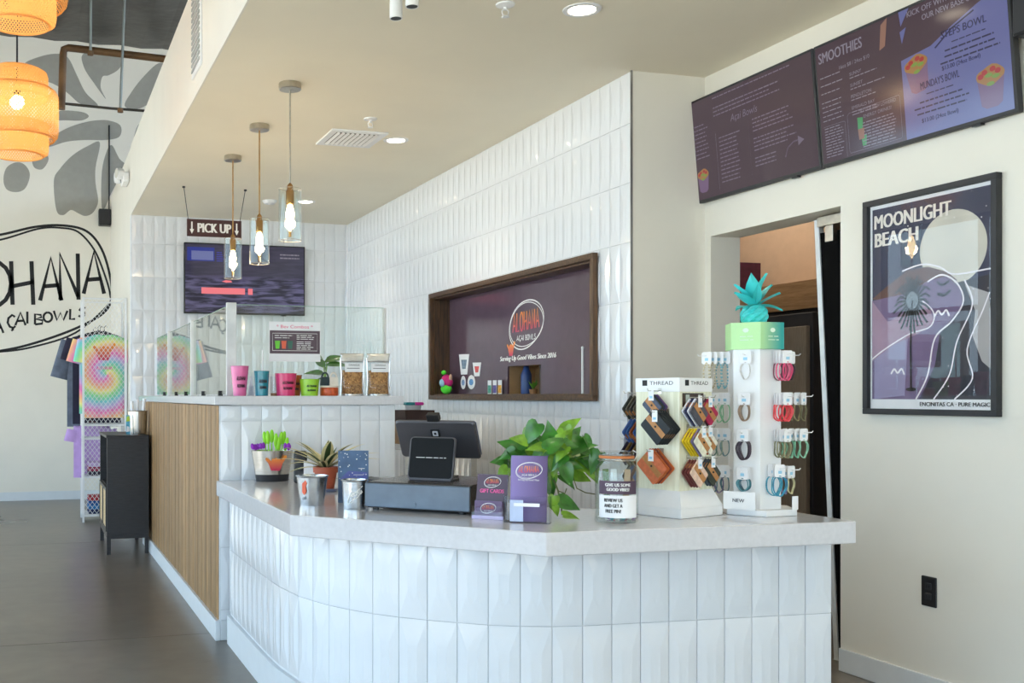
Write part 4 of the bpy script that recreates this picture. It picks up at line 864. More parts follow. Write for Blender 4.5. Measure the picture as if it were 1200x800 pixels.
for i, (z, c, n_) in enumerate([(.073, c8(40, 50, 90), 'navy'), (.115, c8(60, 130, 190), 'sky blue'), (.157, c8(40, 90, 160), 'royal blue'), (.199, c8(190, 50, 60), 'red'), (.443, c8(60, 50, 70), 'dark plum'), (.485, c8(170, 60, 90), 'raspberry'), (.527, c8(200, 170, 215), 'pale lilac')]):
    tt = thing('folded_shirt', 'folded %s shirt stacked on a lower shelf of the mesh rack' % n_, 'shirt', (.672, 10.47, z), 0, 'folded shirts on the rack shelves')
    m = MB(); m.rbox(-.15, .15, -.14, .14, 0, .02, .009); m.rbox(-.148, .148, -.135, .14, .02, .04, .009); m.build('folded_body', mat('cotton_'+n_, c, .9, var=.1), tt); m = MB(); m.tube([(-.05, -.136, .036), (0, -.141, .028), (.05, -.136, .036)], .004, 6); m.build('collar', mat('cotton_'+n_, c, .9), tt)
# ------------------------------------------------------------------ black cabinet beside the oak bar
t = thing('black_cabinet', 'low black wooden cabinet with a cane door beside the oak slats', 'cabinet', (.548, 8.131, 0))
CW, CD, CH = .318, .835, .913
cab_m = mat('black_stained_wood', c8(42, 40, 42), .45, var=.12, stretch=(1, 1, 10), bump=.05)
m = MB(); m.box(.0, CW, 0, .02, .15, CH-.02); m.build('side_panel', cab_m, t, bevel=.002); m = MB(); m.box(0, CW, CD-.02, CD, .15, CH-.02); m.build('side_panel', cab_m, t, bevel=.002)
m = MB(); m.box(CW-.012, CW, .02, CD-.02, .15, CH-.02); m.build('back_panel', cab_m, t); m = MB(); m.box(-.006, CW, -.006, CD+.006, CH-.02, CH); m.build('cabinet_top', cab_m, t, bevel=.002)
m = MB(); m.box(0, CW-.012, .02, CD-.02, .15, .17); m.build('bottom_panel', cab_m, t); m = MB(); m.box(.012, CW-.012, .02, CD-.02, .5, .518); m.build('shelf', cab_m, t)
for x in (0, CW-.03):
    for y in (0, CD-.03): m = MB(); m.box(x, x+.03, y, y+.03, 0, .15); m.build('leg', cab_m, t)
m = MB(); m.box(0.002, .02, .03, CD-.03, .12, .15); m.build('front_rail', cab_m, t); m = MB(); m.box(.03, CW-.03, .002, .02, .12, .15); m.build('side_rail', cab_m, t)
for y0, y1 in ((.022, CD/2-.002), (CD/2+.002, CD-.022)):
    m = MB(); m.box(-.008, .008, y0, y0+.03, .175, .512); m.box(-.008, .008, y1-.03, y1, .175, .512); m.box(-.008, .008, y0+.03, y1-.03, .175, .2); m.box(-.008, .008, y0+.03, y1-.03, .487, .512); d = m.build('door', cab_m, t)
    m = MB(); m.box(-.002, .004, y0+.03, y1-.03, .2, .487); m.build('cane_panel', mat('cane_webbing', c8(206, 180, 138), .7, var=.2, scale=90, bump=.4), d)
# metal bucket with papers
def bucket(nm, lb, loc, rt, rb, h, m_, cat='bucket', band=None, handle=False, rz=0):
    t = thing(nm, lb, cat, loc, rz)
    MB().lathe([(0, 0), (rb, 0), (rb+.001, .006), (rt-.001, h-.006), (rt+.002, h-.004), (rt+.003, h), (rt-.001, h+.001), (rt-.003, h-.006), (rb-.002, .006), (0, .005)], 36, caps=False).build('body', m_, t, True)
    m = MB(); m.tube([((rt+.001)*math.cos(k*PI/18), (rt+.001)*math.sin(k*PI/18), h-.001) for k in range(36)], .0025, 6, True); m.build('rolled_rim', m_, t, True); return t
tb = bucket('steel_pail', 'shiny copper-tinted steel pail on the black cabinet', (.80, 8.34, CH+.001), .077, .068, .185, steelb)
for k, (x, y, c, n_) in enumerate([(-.03, .0, c8(240, 240, 240), 'white'), (.0, .02, c8(235, 235, 240), 'white'), (.035, -.01, c8(238, 238, 240), 'white')]):
    tt = thing('rolled_paper', 'white rolled paper standing in the steel pail, %s of three' % ('left', 'middle', 'right')[k], 'paper', (.80+x, 8.34+y, CH+.012), 0, 'papers in the steel pail')
    m = MB(); m.lathe([(.012, 0), (.013, .25+.01*k)], 14, caps=False, M=Matrix.Rotation(.06*(k-1), 4, 'Y')); m.build('roll', paperw, tt, True); m = MB(); m.lathe([(.006, .0), (.007, .248+.01*k)], 10, caps=False, M=Matrix.Rotation(.06*(k-1), 4, 'Y')); m.build('inner_roll', paperw, tt, True)
tt = thing('sticker_sheet', 'blue, green and yellow sticker sheet left of the steel pail', 'sticker', (.715, 8.26, CH+.001), 0)
m = MB(); m.box(-.012, .02, 0, .002, 0, .15); m.build('sheet', mat('blue_sheet', c8(90, 170, 200), .5, var=.2, scale=40), tt); m = MB(); m.plate([(-.010, .10), (.018, .105), (.012, .145), (-.006, .14)], -.001, 0); m.build('yellow_patch', mat('yellow_patch', c8(190, 215, 70), .5), tt); m = MB(); m.plate([(-.010, .02), (.018, .025), (.012, .06), (-.006, .065)], -.001, 0); m.build('white_patch', paperw, tt)
# ------------------------------------------------------------------ things on the pick-up bar
ZB = 1.2172
t = thing('sneeze_guard', 'clear glass sneeze guard with white posts on the pick-up bar', 'glass guard', (0, 0, ZB))
postm = mat('frosted_post', c8(222, 222, 220), .3)
GX, GY, GH = 1.007, 5.42, .478
for y, w in ((GY, .026), (6.75, .02), (7.95, .02)): m = MB(); m.box(GX-w, GX+w, y-.012, y+.012, 0, GH+.012); m.build('post', postm, t, bevel=.002)
m = MB(); m.box(1.855, 1.861, GY-.02, GY+.02, 0, GH); m.build('post', mat('glass_end_strip', c8(205, 200, 195), .3), t)
for a, b in ((GY+.012, 6.738), (6.762, 7.938), (7.962, 8.8)): m = MB(); m.box(GX-.003, GX+.003, a, b, .008, GH); m.build('side_pane', paneg, t)
m = MB(); m.box(GX+.027, 1.855, GY-.003, GY+.003, .008, GH); m.build('front_pane', paneg, t)
for z in (GH+.001,): 
    m = MB(); m.box(GX+.027, 1.855, GY-.003, GY+.003, z, z+.003); m.build('top_edge', mat('green_glass_edge', c8(150, 180, 165), .2), t)
    m = MB(); m.box(GX-.003, GX+.003, GY+.012, 8.8, z, z+.003); m.build('top_edge', mat('green_glass_edge', c8(150, 180, 165), .2), t)
for y in (5.75, 6.35, 7.1, 7.6, 8.3): m = MB(); m.box(GX-.012, GX+.012, y-.01, y+.01, 0, .028); m.build('clamp', black, t)
# printed sheet on the guard
t = thing('menu_sheet', 'white printed sheet with a dark drinks panel taped to the glass guard', 'sign', (1.209, 5.41, 1.40), 0)
m = MB(); m.box(0, .282, -.0004, .0008, 0, .212); m.build('sheet', paperw, t); m = MB(); m.box(0.003, .279, -.0009, -.0004, .042, .165); m.build('dark_panel', mat('plum_brown_print', c8(92, 74, 84), .5), t)
m = MB(); text(m, '* Bev Combos *', .14, .178, .017, .2, -.0006); m.build('heading_lettering', mat('rose_ink', c8(225, 80, 130), .5), t)
m = MB(); P = [(.018, .058), (.018, .15), (.264, .15), (.264, .058), (.018, .058)]; m.stroke(P, .0022, -.0012)
for x, z, n, w, dz in ((.03, .138, 2, .1, .012), (.15, .14, 3, .1, .01), (.15, .105, 5, .1, .0095)): lines(m, x, z, n, w, dz, .0035, -.0012)
m.build('small_lettering', inkw, t, kind='stuff')
for x, c in ((.045, c8(110, 200, 60)), (.08, c8(235, 110, 80)), (.115, c8(60, 110, 95))): m = MB(); m.plate([(x-.014, .11), (x+.014, .11), (x+.01, .068), (x-.01, .068)], -.0014, -.001); m.build('cup_picture', mat('cup_ink_%d' % int(x*1000), c, .5), t)
def cup(nm, lb, x, y, rt, rb, h, col, txt, cat='cup', ribs=0, metal=.0):
    t = thing(nm, lb, cat, (x, y, ZB), 0, None); m_ = mat('glossy_'+nm+lb[:5], col, .22, metal, var=.04, coat=.4)
    pr = [(0, 0), (rb, 0)]+[(rb+(rt-rb)*k/12+(.0012 if k % 2 and ribs else 0), h*k/12) for k in range(13)]+[(rt-.002, h), (rb-.002, .004), (0, .004)]
    MB().lathe(pr, 32, caps=False).build('body', m_, t, True)
    m = MB(); text(m, txt, 0, h*.52, h*.14, rt*1.1, 0, bold=.0006, wrap=(rt+rb)/2+.0018, shear=.15); text(m, txt, 0, h*.28, h*.12, rt*.9, 0, bold=.0006, wrap=(rt+rb)/2+.0018); m.build('cup_lettering', inkb, t)
    m = MB(); m.tube([(rt*math.cos(k*PI/14), rt*math.sin(k*PI/14), h) for k in range(28)], .0016, 5, True); m.build('rim', m_, t, True); return t
cup('pink_tumbler', 'tall pink tumbler at the left of the bar top', 1.025, 5.28, .046, .032, .152, c8(228, 110, 165), 'ALOHANA', ribs=1)
cup('teal_cup', 'teal cup with a white straw behind it on the bar top', 1.140, 5.28, .040, .033, .127, c8(30, 140, 160), 'ALOHANA')
cup('pink_bowl', 'hot pink bowl with dark lettering on the bar top', 1.268, 5.28, .057, .048, .115, c8(225, 60, 120), 'ALOHANA', 'bowl')
cup('lime_bowl', 'lime green bowl beside the hot pink bowl', 1.388, 5.25, .052, .044, .086, c8(150, 205, 50), 'ALOHANA', 'bowl')
cup('orange_bowl', 'dull orange bowl half hidden behind the lime bowl', 1.33, 5.365, .046, .036, .108, c8(180, 95, 50), 'ALOHANA', 'bowl')
t = thing('straw', 'white straw standing behind the teal cup', 'straw', (1.157, 5.345, ZB)); m = MB(); m.tube([(0, 0, 0), (.003, 0, .235)], .0045, 8); m.build('tube', white, t, True); m = MB(); m.tube([(.003, 0, .235), (.0032, 0, .24)], .0048, 8); m.build('tip', paperw, t)
t = thing('acrylic_card_stand', 'small clear card stand between the pink tumbler and teal cup', 'card stand', (1.088, 5.30, ZB)); m = MB(); m.plate([(-.014, 0), (.016, 0), (.006, .10), (0, .10)], 0, .02); m.build('stand', mat('white_card_face', c8(228, 232, 240), .3), t); m = MB(); m.box(-.016, .018, -.006, 0, 0, .05); m.build('front_lip', acrylic, t)
t = thing('clear_cup', 'clear cup with a brown foot beside the teal cup', 'cup', (1.208, 5.30, ZB)); MB().lathe([(0, .015), (.016, .015), (.019, .10), (.0178, .10), (.015, .018), (0, .018)], 20, caps=False).build('body', acrylic, t, True); MB().cyl((0, 0, 0), .016, .0145, 16).build('foot', mat('brown_foot', c8(150, 110, 80), .5), t)
t = thing('orange_tin', 'low round tin with an orange label on the bar top', 'tin', (1.495, 5.25, ZB)); MB().lathe([(0, 0), (.046, 0), (.048, .003), (.048, .04), (.046, .043)], 28).build('body', mat('orange_label', c8(200, 85, 40), .3, var=.15, scale=60), t, True); MB().lathe([(0, .0435), (.049, .0435), (.049, .052), (0, .053)], 28, caps=False).build('lid', mat('cream_lid', c8(225, 210, 190), .4), t, True)
for x, c, n_, dx in ((1.472, c8(38, 58, 62), 'dark green', 0), (1.518, c8(226, 218, 205), 'cream', 0)):
    t = thing('bag_tag', '%s handled tag standing on the orange tin' % n_, 'tag', (x, 5.25, ZB+.0535)); m = MB(); w = .025
    m.plate([(-w, 0), (w, 0), (w*.9, .042), (w*.75, .045), (-w*.75, .045), (-w*.9, .042)], -.006, .006); m.build('tag_body', mat('tag_'+n_, c, .6), t)
    m = MB(); m.tube([(.017*math.cos(a*PI/10), 0, .043+.024*math.sin(a*PI/10)) for a in range(11)], .0045, 8); m.build('handle', mat('tag_'+n_, c, .6), t, True)
# granola bags
gran = bpy.data.materials.new('granola'); gran.use_nodes = True; nt = gran.node_tree; N = nt.nodes; L = nt.links; b = N['Principled BSDF']; vo = N.new('ShaderNodeTexVoronoi'); vo.inputs['Scale'].default_value = 130; tc = N.new('ShaderNodeTexCoord'); L.new(tc.outputs['Object'], vo.inputs[0]); rp = N.new('ShaderNodeValToRGB'); rp.color_ramp.elements[0].color = (*c8(112, 72, 38), 1); rp.color_ramp.elements[1].color = (*c8(212, 162, 104), 1); L.new(vo.outputs['Color'], rp.inputs[0]); L.new(rp.outputs[0], b.inputs['Base Color']); b.inputs['Roughness'].default_value = .8; bp = N.new('ShaderNodeBump'); bp.inputs['Strength'].default_value = 1; bp.inputs['Distance'].default_value = .004; L.new(vo.outputs['Distance'], bp.inputs['Height']); L.new(bp.outputs[0], b.inputs['Normal'])
foilb = mat('clear_pouch_film', c8(214, 212, 208), .12, .6, var=.1, scale=12, bump=.3)
for x, lb, tx in ((1.627, 'clear pouch of granola, left of the two', .02), (1.772, 'clear pouch of granola, right of the two', -.02)):
    t = thing('granola_pouch', lb, 'bag', (x, 5.27, ZB), 0, 'granola pouches'); w = .066
    def pillow(m, z0, z1, w_, d0, d1, n=10, y0=0):
        v = []
        for j in range(5):
            q = j/4; z = z0+(z1-z0)*q; d = d0+(d1-d0)*q
            for i in range(2*n):
                a = PI*i/n; v.append((w_*math.copysign(abs(math.cos(a))**.7, math.cos(a))*(1-.04*math.sin(q*PI)), y0+d*math.sin(a), z))
        m.add(v, [(j*2*n+i, j*2*n+(i+1) % (2*n), (j+1)*2*n+(i+1) % (2*n), (j+1)*2*n+i) for j in range(4) for i in range(2*n)]+[tuple(range(2*n))[::-1], tuple(range(8*n, 10*n))]); return m
    pillow(MB(), .004, .135, w*.86, .030, .024).build('granola', gran, t, 'all'); m = pillow(MB(), .0, .2, w*.98, .036, .008); m.build('pouch_film', acrylic, t, 'all')
    pillow(MB(), .178, .224, w, .009, .002).build('top_seal', foilb, t, 'all'); m = MB()
    for s in (-1, 1): m.tube([(s*w*.99, 0, 0), (s*w*.92, -.004, .1), (s*w*.99, 0, .2)], .004, 6)
    m.build('side_seam', foilb, t, True); m = MB(); m.box(-.05, .05, -.034, -.032, .125, .172); m.build('label', paperw, t); m = MB(); text(m, 'GRANOLA', 0, .157, .010, .06, -.0345); m.stroke([(-.04, .145), (.03, .145)], .003, -.0345); m.build('label_lettering', inkb, t)
    pillow(MB(), 0, .01, w*.9, .036, .036).build('bottom_seal', foilb, t, 'all')
# leaves
leaf_mats = [mat('pothos_green', c8(58, 118, 38), .3, var=.2, scale=30, coat=.2), mat('pothos_light', c8(118, 160, 48), .3, var=.2, scale=30)]
def leaf(par, p, yaw, pitch, l, w, m_, fold=.25, droop=.5, nm='leaf', roll=0):
    n = 7; v = []; f = []
    for i in range(n+1):
        q = i/n; ww = w*(math.sin(PI*min(1, q**.62))**.9)*(1-.25*q)+(.0006); x = l*q; zc_ = -droop*l*q*q*.5
        for s in (-1, -.5, 0, .5, 1): v.append((x-(.12*l if (i == 0 and s) else 0)*abs(s), s*ww, zc_+abs(s)*ww*fold))
    for i in range(n):
        for k in range(4): f.append((i*5+k, (i+1)*5+k, (i+1)*5+k+1, i*5+k+1))
    M_ = Matrix.Translation(p) @ Matrix.Rotation(yaw, 4, 'Z') @ Matrix.Rotation(-pitch, 4, 'Y') @ Matrix.Rotation(roll, 4, 'X')
    m = MB(); m.add(v, f, M_); return m.build(nm, m_, par, 'all')
t = thing('bar_plant', 'broad-leaved green plant in a white pot behind the granola pouches', 'plant', (1.56, 5.56, ZB))
MB().lathe([(0, 0), (.03, 0), (.038, .09), (.034, .09), (.028, .01), (0, .01)], 24, caps=False).build('pot', white, t, True); m = MB(); m.cyl((0, 0, .075), .034, .004, 18); m.build('soil', mat('potting_soil', c8(60, 44, 32), .9, var=.3, scale=60), t)
for yw, pt, l, w, z0 in ((.3, .35, .16, .032, .19), (2.9, .2, .11, .028, .12), (1.9, .9, .12, .03, .15), (2.2, 1.0, .13, .03, .18), (-.4, .1, .13, .03, .17), (3.6, .7, .1, .026, .16), (3.3, -.1, .08, .02, .09)):
    m = MB(); m.tube([(0, 0, .08), (.01*math.cos(yw), .01*math.sin(yw), z0)], .003, 6); m.build('stem', leaf_mats[1], t); leaf(t, (.01*math.cos(yw), .01*math.sin(yw), z0), yw, pt, l, w, leaf_mats[0], roll=.6)
# ------------------------------------------------------------------ low counter things
t = thing('cutlery_caddy', 'oval steel and black caddy with a hand print, full of neon spoons', 'caddy', (1.139, 5.03, ZT))
def oval_l(m, pr, sx=.62, n=32):
    v = []
    for r, z in pr:
        for i in range(n): a = 2*PI*i/n; v.append((r*math.cos(a), r*sx*math.sin(a), z))
    m.add(v, [(j*n+i, j*n+(i+1) % n, (j+1)*n+(i+1) % n, (j+1)*n+i) for j in range(len(pr)-1) for i in range(n)]+[tuple(range(n))[::-1]]); return m
oval_l(MB(), [(.081, 0), (.086, .034)]).build('black_base', blackm, t, True); oval_l(MB(), [(.086, .034), (.105, .150), (.103, .151), (.084, .04)]).build('steel_body', steelb, t, True)
m = MB(); q = [(-.035+p[0]*.095, .055+p[1]*.085) for p in SHAKA]; v = [(x, -.058-(z-.05)*.10, z) for x, z in q]; m.add(v, [tuple(range(len(v)))]); m.build('hand_print', shaka_mat, t)
lime = mat('lime_plastic', c8(150, 225, 40), .35); vio = mat('violet_plastic', c8(150, 40, 190), .35)
NTH = ['first', 'second', 'third', 'fourth', 'fifth', 'sixth', 'seventh', 'eighth']
for k in range(16):
    g = k < 8; rr = random.Random(k); x = (-.01+.012*(k-1) if g and k > 1 else -.028+.008*k) if g else (-.085+.012*(k-8) if k < 13 else .055+.012*(k-13)); y = rr.uniform(-.02, .02); h = (.225+rr.uniform(-.02, .03)) if g else .195+rr.uniform(0, .012)
    tt = thing('spoon', ('%s lime green spoon from the left in the caddy' % NTH[k] if g else '%s violet spoon from the left in the caddy' % NTH[k-8]), 'spoon', (1.139+x*.55, 5.03+y, ZT+.002), 0, 'lime spoons in the caddy' if g else 'violet spoons in the caddy')
    tilt = (x*3.2 if g else x*3.6); M_ = Matrix.Rotation(tilt, 4, 'Y')
    m = MB(); m.tube([(0, 0, .005), (0, 0, h*.72)], .003, 6, M=M_); m.build('handle', lime if g else vio, tt, True)
    m = MB(); m.sphere((0, 0, h*.86), .0145 if g else .010, 10, 6, (.8 if g else 1, .35, (2.4 if g else 1.6)), M=M_); m.build('bowl', lime if g else vio, tt, True)
# card reader, white note, potted plant
t = thing('card_reader', 'black rounded card reader standing behind the striped plant', 'card reader', (1.24, 4.86, ZT), -.25); m = MB(); m.rbox(-.032, .032, 0, .03, 0, .155, .012); m.build('body', black, t); m = MB(); m.rbox(-.026, .026, -.002, 0, .06, .145, .004); m.build('screen', mat('dark_screen', c8(15, 15, 18), .1), t)
t = thing('white_note', 'white folded note card behind the striped plant', 'card', (1.225, 4.66, ZT), -.3); m = MB(); m.plate([(-.02, 0), (.05, 0), (.03, .09), (.01, .12), (-.02, .12)], 0, .002); m.build('card_stock', paperw, t); m = MB(); m.plate([(-.015, .02), (.03, .02), (.02, .05), (-.015, .05)], -.001, 0); m.build('print', mat('note_print', c8(200, 140, 110), .6, var=.3, scale=60), t)
BL_ = 1.22
t = thing('striped_plant', 'cream-striped spiky plant in a terracotta pot on the low counter', 'plant', (1.245, 4.43, ZT))
terra = mat('terracotta_plastic', c8(176, 84, 56), .5, var=.04)
MB().lathe([(0, .012), (.038, .012), (.05, .083), (.055, .083), (.057, .108), (.052, .108), (.05, .09), (0, .09)], 32, caps=False).build('pot', terra, t, True); MB().lathe([(0, 0), (.05, 0), (.056, .012), (.05, .013), (0, .0115)], 28, caps=False).build('saucer', mat('clear_blue_saucer', c8(110, 120, 150), .3), t, True)
MB().cyl((0, 0, .09), .05, .006, 20).build('soil', mat('potting_soil', c8(60, 44, 32), .9), t)
cream = mat('leaf_cream_margin', c8(222, 210, 158), .4, var=.08); dkg = mat('leaf_dark_centre', c8(52, 74, 42), .4, var=.15)
def blade(par, yaw, pitch, l, w, p=(0, 0, .095), droop=.6):
    n = 8; l *= 1.3; w *= 1.5; pitch *= .84; v = []; f = []; mi = []; m = MB()
    for i in range(n+1):
        q = i/n; ww = w*(.55+.9*q*(1-q)*1.6)*(1-q**5)+.0004; x = l*q*(1-.12*q*droop); z = -droop*l*q*q*.45
        for s in (-1, -.45, .45, 1): v.append((x, s*ww, z+abs(s)*ww*.35))
    for i in range(n):
        for k in range(3): f.append((i*4+k, (i+1)*4+k, (i+1)*4+k+1, i*4+k+1)); mi.append(1 if k == 1 else 0)
    M_ = Matrix.Translation(p) @ Matrix.Rotation(yaw, 4, 'Z') @ Matrix.Rotation(-pitch, 4, 'Y')
    m.v = [tuple(M_ @ Vector(q)) for q in v]; m.f = f; m.mi = mi; return m.build('leaf', [cream, dkg], par, 'all')
for yw, pt, l, w in [(3.3, .75, .215, .011), (3.0, .55, .2, .012), (3.6, .5, .18, .012), (3.9, .8, .19, .012), (2.7, .9, .17, .012), (4.3, .6, .16, .013), (4.8, .9, .15, .014), (4.6, 1.25, .15, .02), (2.2, 1.1, .16, .012), (1.2, 1.2, .15, .012), (.5, .85, .17, .013), (0, .65, .21, .013), (-.3, .55, .2, .013), (-.7, .7, .17, .013), (5.3, 1.1, .16, .013), (1.7, .8, .16, .012), (3.3, 1.15, .16, .011), (-.1, 1.0, .17, .013), (3.5, .3, .16, .01)]: blade(t, yw, pt, l, w)
for k in range(3): leaf(t, (0, 0, .095), 4.5+k*.4, 1.35-.15*k, .12, .016, mat('leaf_plain_green', c8(60, 110, 50), .4), droop=.1)
# buckets
tb = bucket('galvanised_bucket', 'larger galvanised bucket with a red print on the low counter', (1.043, 3.905, ZT), .0615, .0465, .112, steel)
m = MB(); v = [(x, z) for x, z in [(-.058, .05), (-.046, .04), (-.040, .055), (-.042, .075), (-.036, .085), (-.043, .098), (-.05, .09), (-.058, .085)]]
w_ = [(.0565*math.sin(a/.0565), -.0565*math.cos(a/.0565)-.004, z) for a, z in v]; m.add(w_, [tuple(range(len(w_)))]); m.build('red_print', mat('flame_print', c8(225, 95, 60), .5), tb)
m = MB(); text(m, 'ok', -.046, .022, .014, .02, .0, wrap=.0535, shear=.2); m.build('small_print', inkb, tb)
tb2 = bucket('galvanised_bucket', 'smaller galvanised bucket with white script beside the cash drawer', (1.156, 3.72, ZT), .047, .040, .108, steel, rz=-.3)
m = MB(); q = MB(); 
for st in ([(-.028, .03), (-.02, .052), (-.006, .058), (.012, .066), (.034, .078)], [(-.026, .022), (-.008, .036), (.012, .044), (.034, .058)]): q.stroke(st, .004)
text(q, 'ALOHA', .004, .05, .016, .05, 0, shear=.3, bold=.0006)
for i in range(0, len(q.v)): pass
q.v = [(.0455*math.sin(p[0]/.0455), -.0455*math.cos(p[0]/.0455)+p[1], p[2]+p[0]*.25) for p in q.v]; q.build('script_print', inkw, tb2)
# blue card standing behind
p = at(414, 590, 4.10); t = thing('blue_card', 'blue starry printed card standing behind the smaller bucket', 'card', (p.x, p.y, ZT), -.3)
m = MB(); m.box(-.06, .06, 0, .003, 0, .205); m.build('card_stock', mat('dusky_blue_card', c8(72, 98, 132), .5, var=.12, scale=18), t); m = MB(); rnd = random.Random(5)
for k in range(26):
    x, z, s = rnd.uniform(-.055, .055), rnd.uniform(.09, .2), rnd.uniform(.0012, .003); m.add([(x+s*math.cos(i*PI/3), -.0006, z+s*math.sin(i*PI/3)) for i in range(6)], [tuple(range(6))])
m.stroke([(.02, .135), (.045, .135)], .002); m.stroke([(.0, .11), (.04, .11)], .0015); m.build('white_stars', inkw, t, kind='stuff'); m = MB(); m.plate([(-.055, .09), (.055, .09), (.055, .12), (-.02, .125), (-.04, .105)], -.0005, 0); m.build('mountain_print', mat('violet_blue_print', c8(84, 92, 160), .5), t)
t = thing('receipt_tray', 'flat black tray behind the cash drawer', 'tray', (1.53, 4.42, ZT), -.76); m = MB(); m.box(-.13, .12, -.08, .08, 0, .012); m.build('base', black, t, bevel=.003); m = MB(); m.plate([(-.12, .012), (.12, .012), (.12, .02), (-.12, .05)], -.02, .08); m.build('raised_back', black, t)
# cash drawer and till
RZ = math.atan2(3.391-3.674, 1.481-1.185); t = thing('cash_drawer', 'wide dark slate cash drawer on the low counter', 'cash drawer', (1.185, 3.674, ZT), RZ)
dg = mat('slate_grey_metal', c8(92, 104, 118), .35, .3, var=.05); dgt = mat('drawer_top', c8(70, 66, 64), .25, .2)
m = MB(); m.box(.004, .405, .006, .42, .008, .104); m.build('body', dgt, t, bevel=.003); m = MB(); m.box(.0, .409, -.006, .006, .012, .1); m.build('drawer_front', dg, t, bevel=.003)
for x in (.03, .37):
    for y in (.03, .38): MB().cyl((x, y, 0), .012, .008, 10).build('foot', black, t)
MB().lathe([(0, 0), (.007, 0), (.007, .004), (0, .004)], 14, M=Matrix.Translation((.2, -.006, .03)) @ Matrix.Rotation(PI/2, 4, 'X'), caps=False).build('lock', dg, t)
cR, sR = math.cos(RZ), math.sin(RZ)
def RL(x, y, z): return (1.185+cR*x-sR*y, 3.674+sR*x+cR*y, ZT+z)
ZR = .1045
gun = mat('gunmetal_shell', c8(92, 90, 94), .35, .5, var=.03)
def to_rl(px, py, d):
    p = at(px, py, d); dx, dy = p.x-1.185, p.y-3.674; return (cR*dx+sR*dy, -sR*dx+cR*dy, p.z-ZT)
t = thing('customer_display', 'black tablet display facing the customer on the cash drawer', 'display', RL(.20, .14, ZR), RZ)
M_ = Matrix.Rotation(-.22, 4, 'X')
m = MB(); m.rbox(-.092, .092, -.006, .006, .002, .165, .014, M_); m.build('housing', gun, t); m = MB(); m.rbox(-.086, .086, -.0085, -.0058, .008, .160, .01, M_); m.build('display', mat('display_off', c8(16, 16, 17), .45, spec=.15), t)
m = MB(); lines(m, -.06, .085, 1, .12, .01, .0022, -.0092, jit=0); m2 = MB(); m2.add(m.v, m.f, M_); m2.build('display_lettering', inkw, t, kind='stuff')
m = MB(); m.box(-.08, .085, -.01, .085, 0, .006); m.build('base', gun, t, bevel=.002); m = MB(); m.tube([(0, .03, .06), (0, .06, .04), (0, .08, .006)], .015, 8); m.build('arm', gun, t, True)
t = thing('till_monitor', 'gunmetal till monitor seen from behind with a square emblem', 'monitor', RL(.165, .315, ZR+.001), RZ); M_ = Matrix.Translation((0, .03, .075)) @ Matrix.Rotation(.5, 4, 'X')
m = MB(); v = []
m.rbox(-.165, .165, -.01, .008, 0, .165, .014, M_); m.build('shell', gun, t); m = MB(); m.rbox(-.165, .165, .008, .012, .006, .16, .01, M_); m.build('display', mat('display_glow', c8(60, 70, 90), .1, emit=.6), t)
m = MB(); q = .019; m.rbox(-q, q, -.0125, -.0098, .095, .095+2*q, .006, M_); m.build('emblem_square', black, t); m = MB(); m.rbox(-.011, .011, -.0135, -.0125, .103, .125, .003, M_); m.build('emblem_inner', mat('emblem_silver', c8(190, 190, 195), .4), t); m = MB(); m.rbox(-.005, .005, -.0145, -.0135, .109, .119, .001, M_); m.build('emblem_core', black, t)
m = MB(); m.tube([(0, .0, .0), (0, .02, .06), (0, .02, .11)], .022, 10); m.build('neck', gun, t, True); m = MB(); m.box(-.06, .06, -.04, .06, 0, .005); m.build('base', gun, t, bevel=.002)
m = MB(); m.rbox(-.025, .025, -.012, .012, .165, .195, .004, M_); m.build('webcam', black, t)
# gift-card holder, flyer holder
t = thing('gift_card_stand', 'small purple gift card sign in a clear stand on the low counter', 'card stand', (1.472, 3.33, ZT), -.75); M_ = Matrix.Rotation(-.2, 4, 'X')
m = MB(); m.box(0, .11, 0, .003, 0, .152, M_); m.build('backing', plum, t); m = MB(); m.box(-.001, .111, -.03, -.0275, 0, .045); m.box(-.001, .111, -.0275, 0.03, 0, .003); m.build('clear_pocket', acrylic, t)
for k in range(3): m = MB(); m.box(.006+.001*k, .104, -.026+k*.006, -.0225+k*.006, .004, .06-.002*k, Matrix.Rotation(-.1, 4, 'X')); m.build('gift_card', mat('gift_card_plum', c8(82, 50, 96), .3), t)
m = MB(); text(m, 'GIFT CARDS', .055, .088, .013, .085, 0, bold=.0006); m2 = MB(); m2.add(m.v, m.f, M_); m2.build('pink_lettering', mat('hot_pink_ink', c8(240, 90, 160), .5), t)
lg = bpy.data.objects.new('logo_mark', None); COL.objects.link(lg); lg.parent = t; lg.rotation_euler = (-.2, 0, 0); shop_logo(lg, .055, .125, .06, -.0004); 
lg = bpy.data.objects.new('logo_mark', None); COL.objects.link(lg); lg.parent = t; lg.rotation_euler = (-.1, 0, 0); shop_logo(lg, .055, .035, .055, -.0275)
m = MB(); m.box(-.001, .111, -.031, -.03, 0, .012); m.build('white_base_strip', mat('lilac_strip', c8(190, 180, 215), .4), t)
t = thing('flyer_holder', 'clear acrylic flyer holder with purple logo flyers', 'flyer holder', (1.528, 3.20, ZT), -.62); M_ = Matrix.Rotation(-.12, 4, 'X')
m = MB(); m.box(0, .145, .008, .011, 0, .215, M_); m.build('back_sheet', acrylic, t); m = MB(); m.box(-.003, .148, -.028, -.0255, 0, .088); m.box(-.003, 0, -.0255, .02, 0, .088); m.box(.145, .148, -.0255, .02, 0, .088); m.box(-.003, .148, -.03, .035, 0, .003); m.build('front_pocket', acrylic, t)
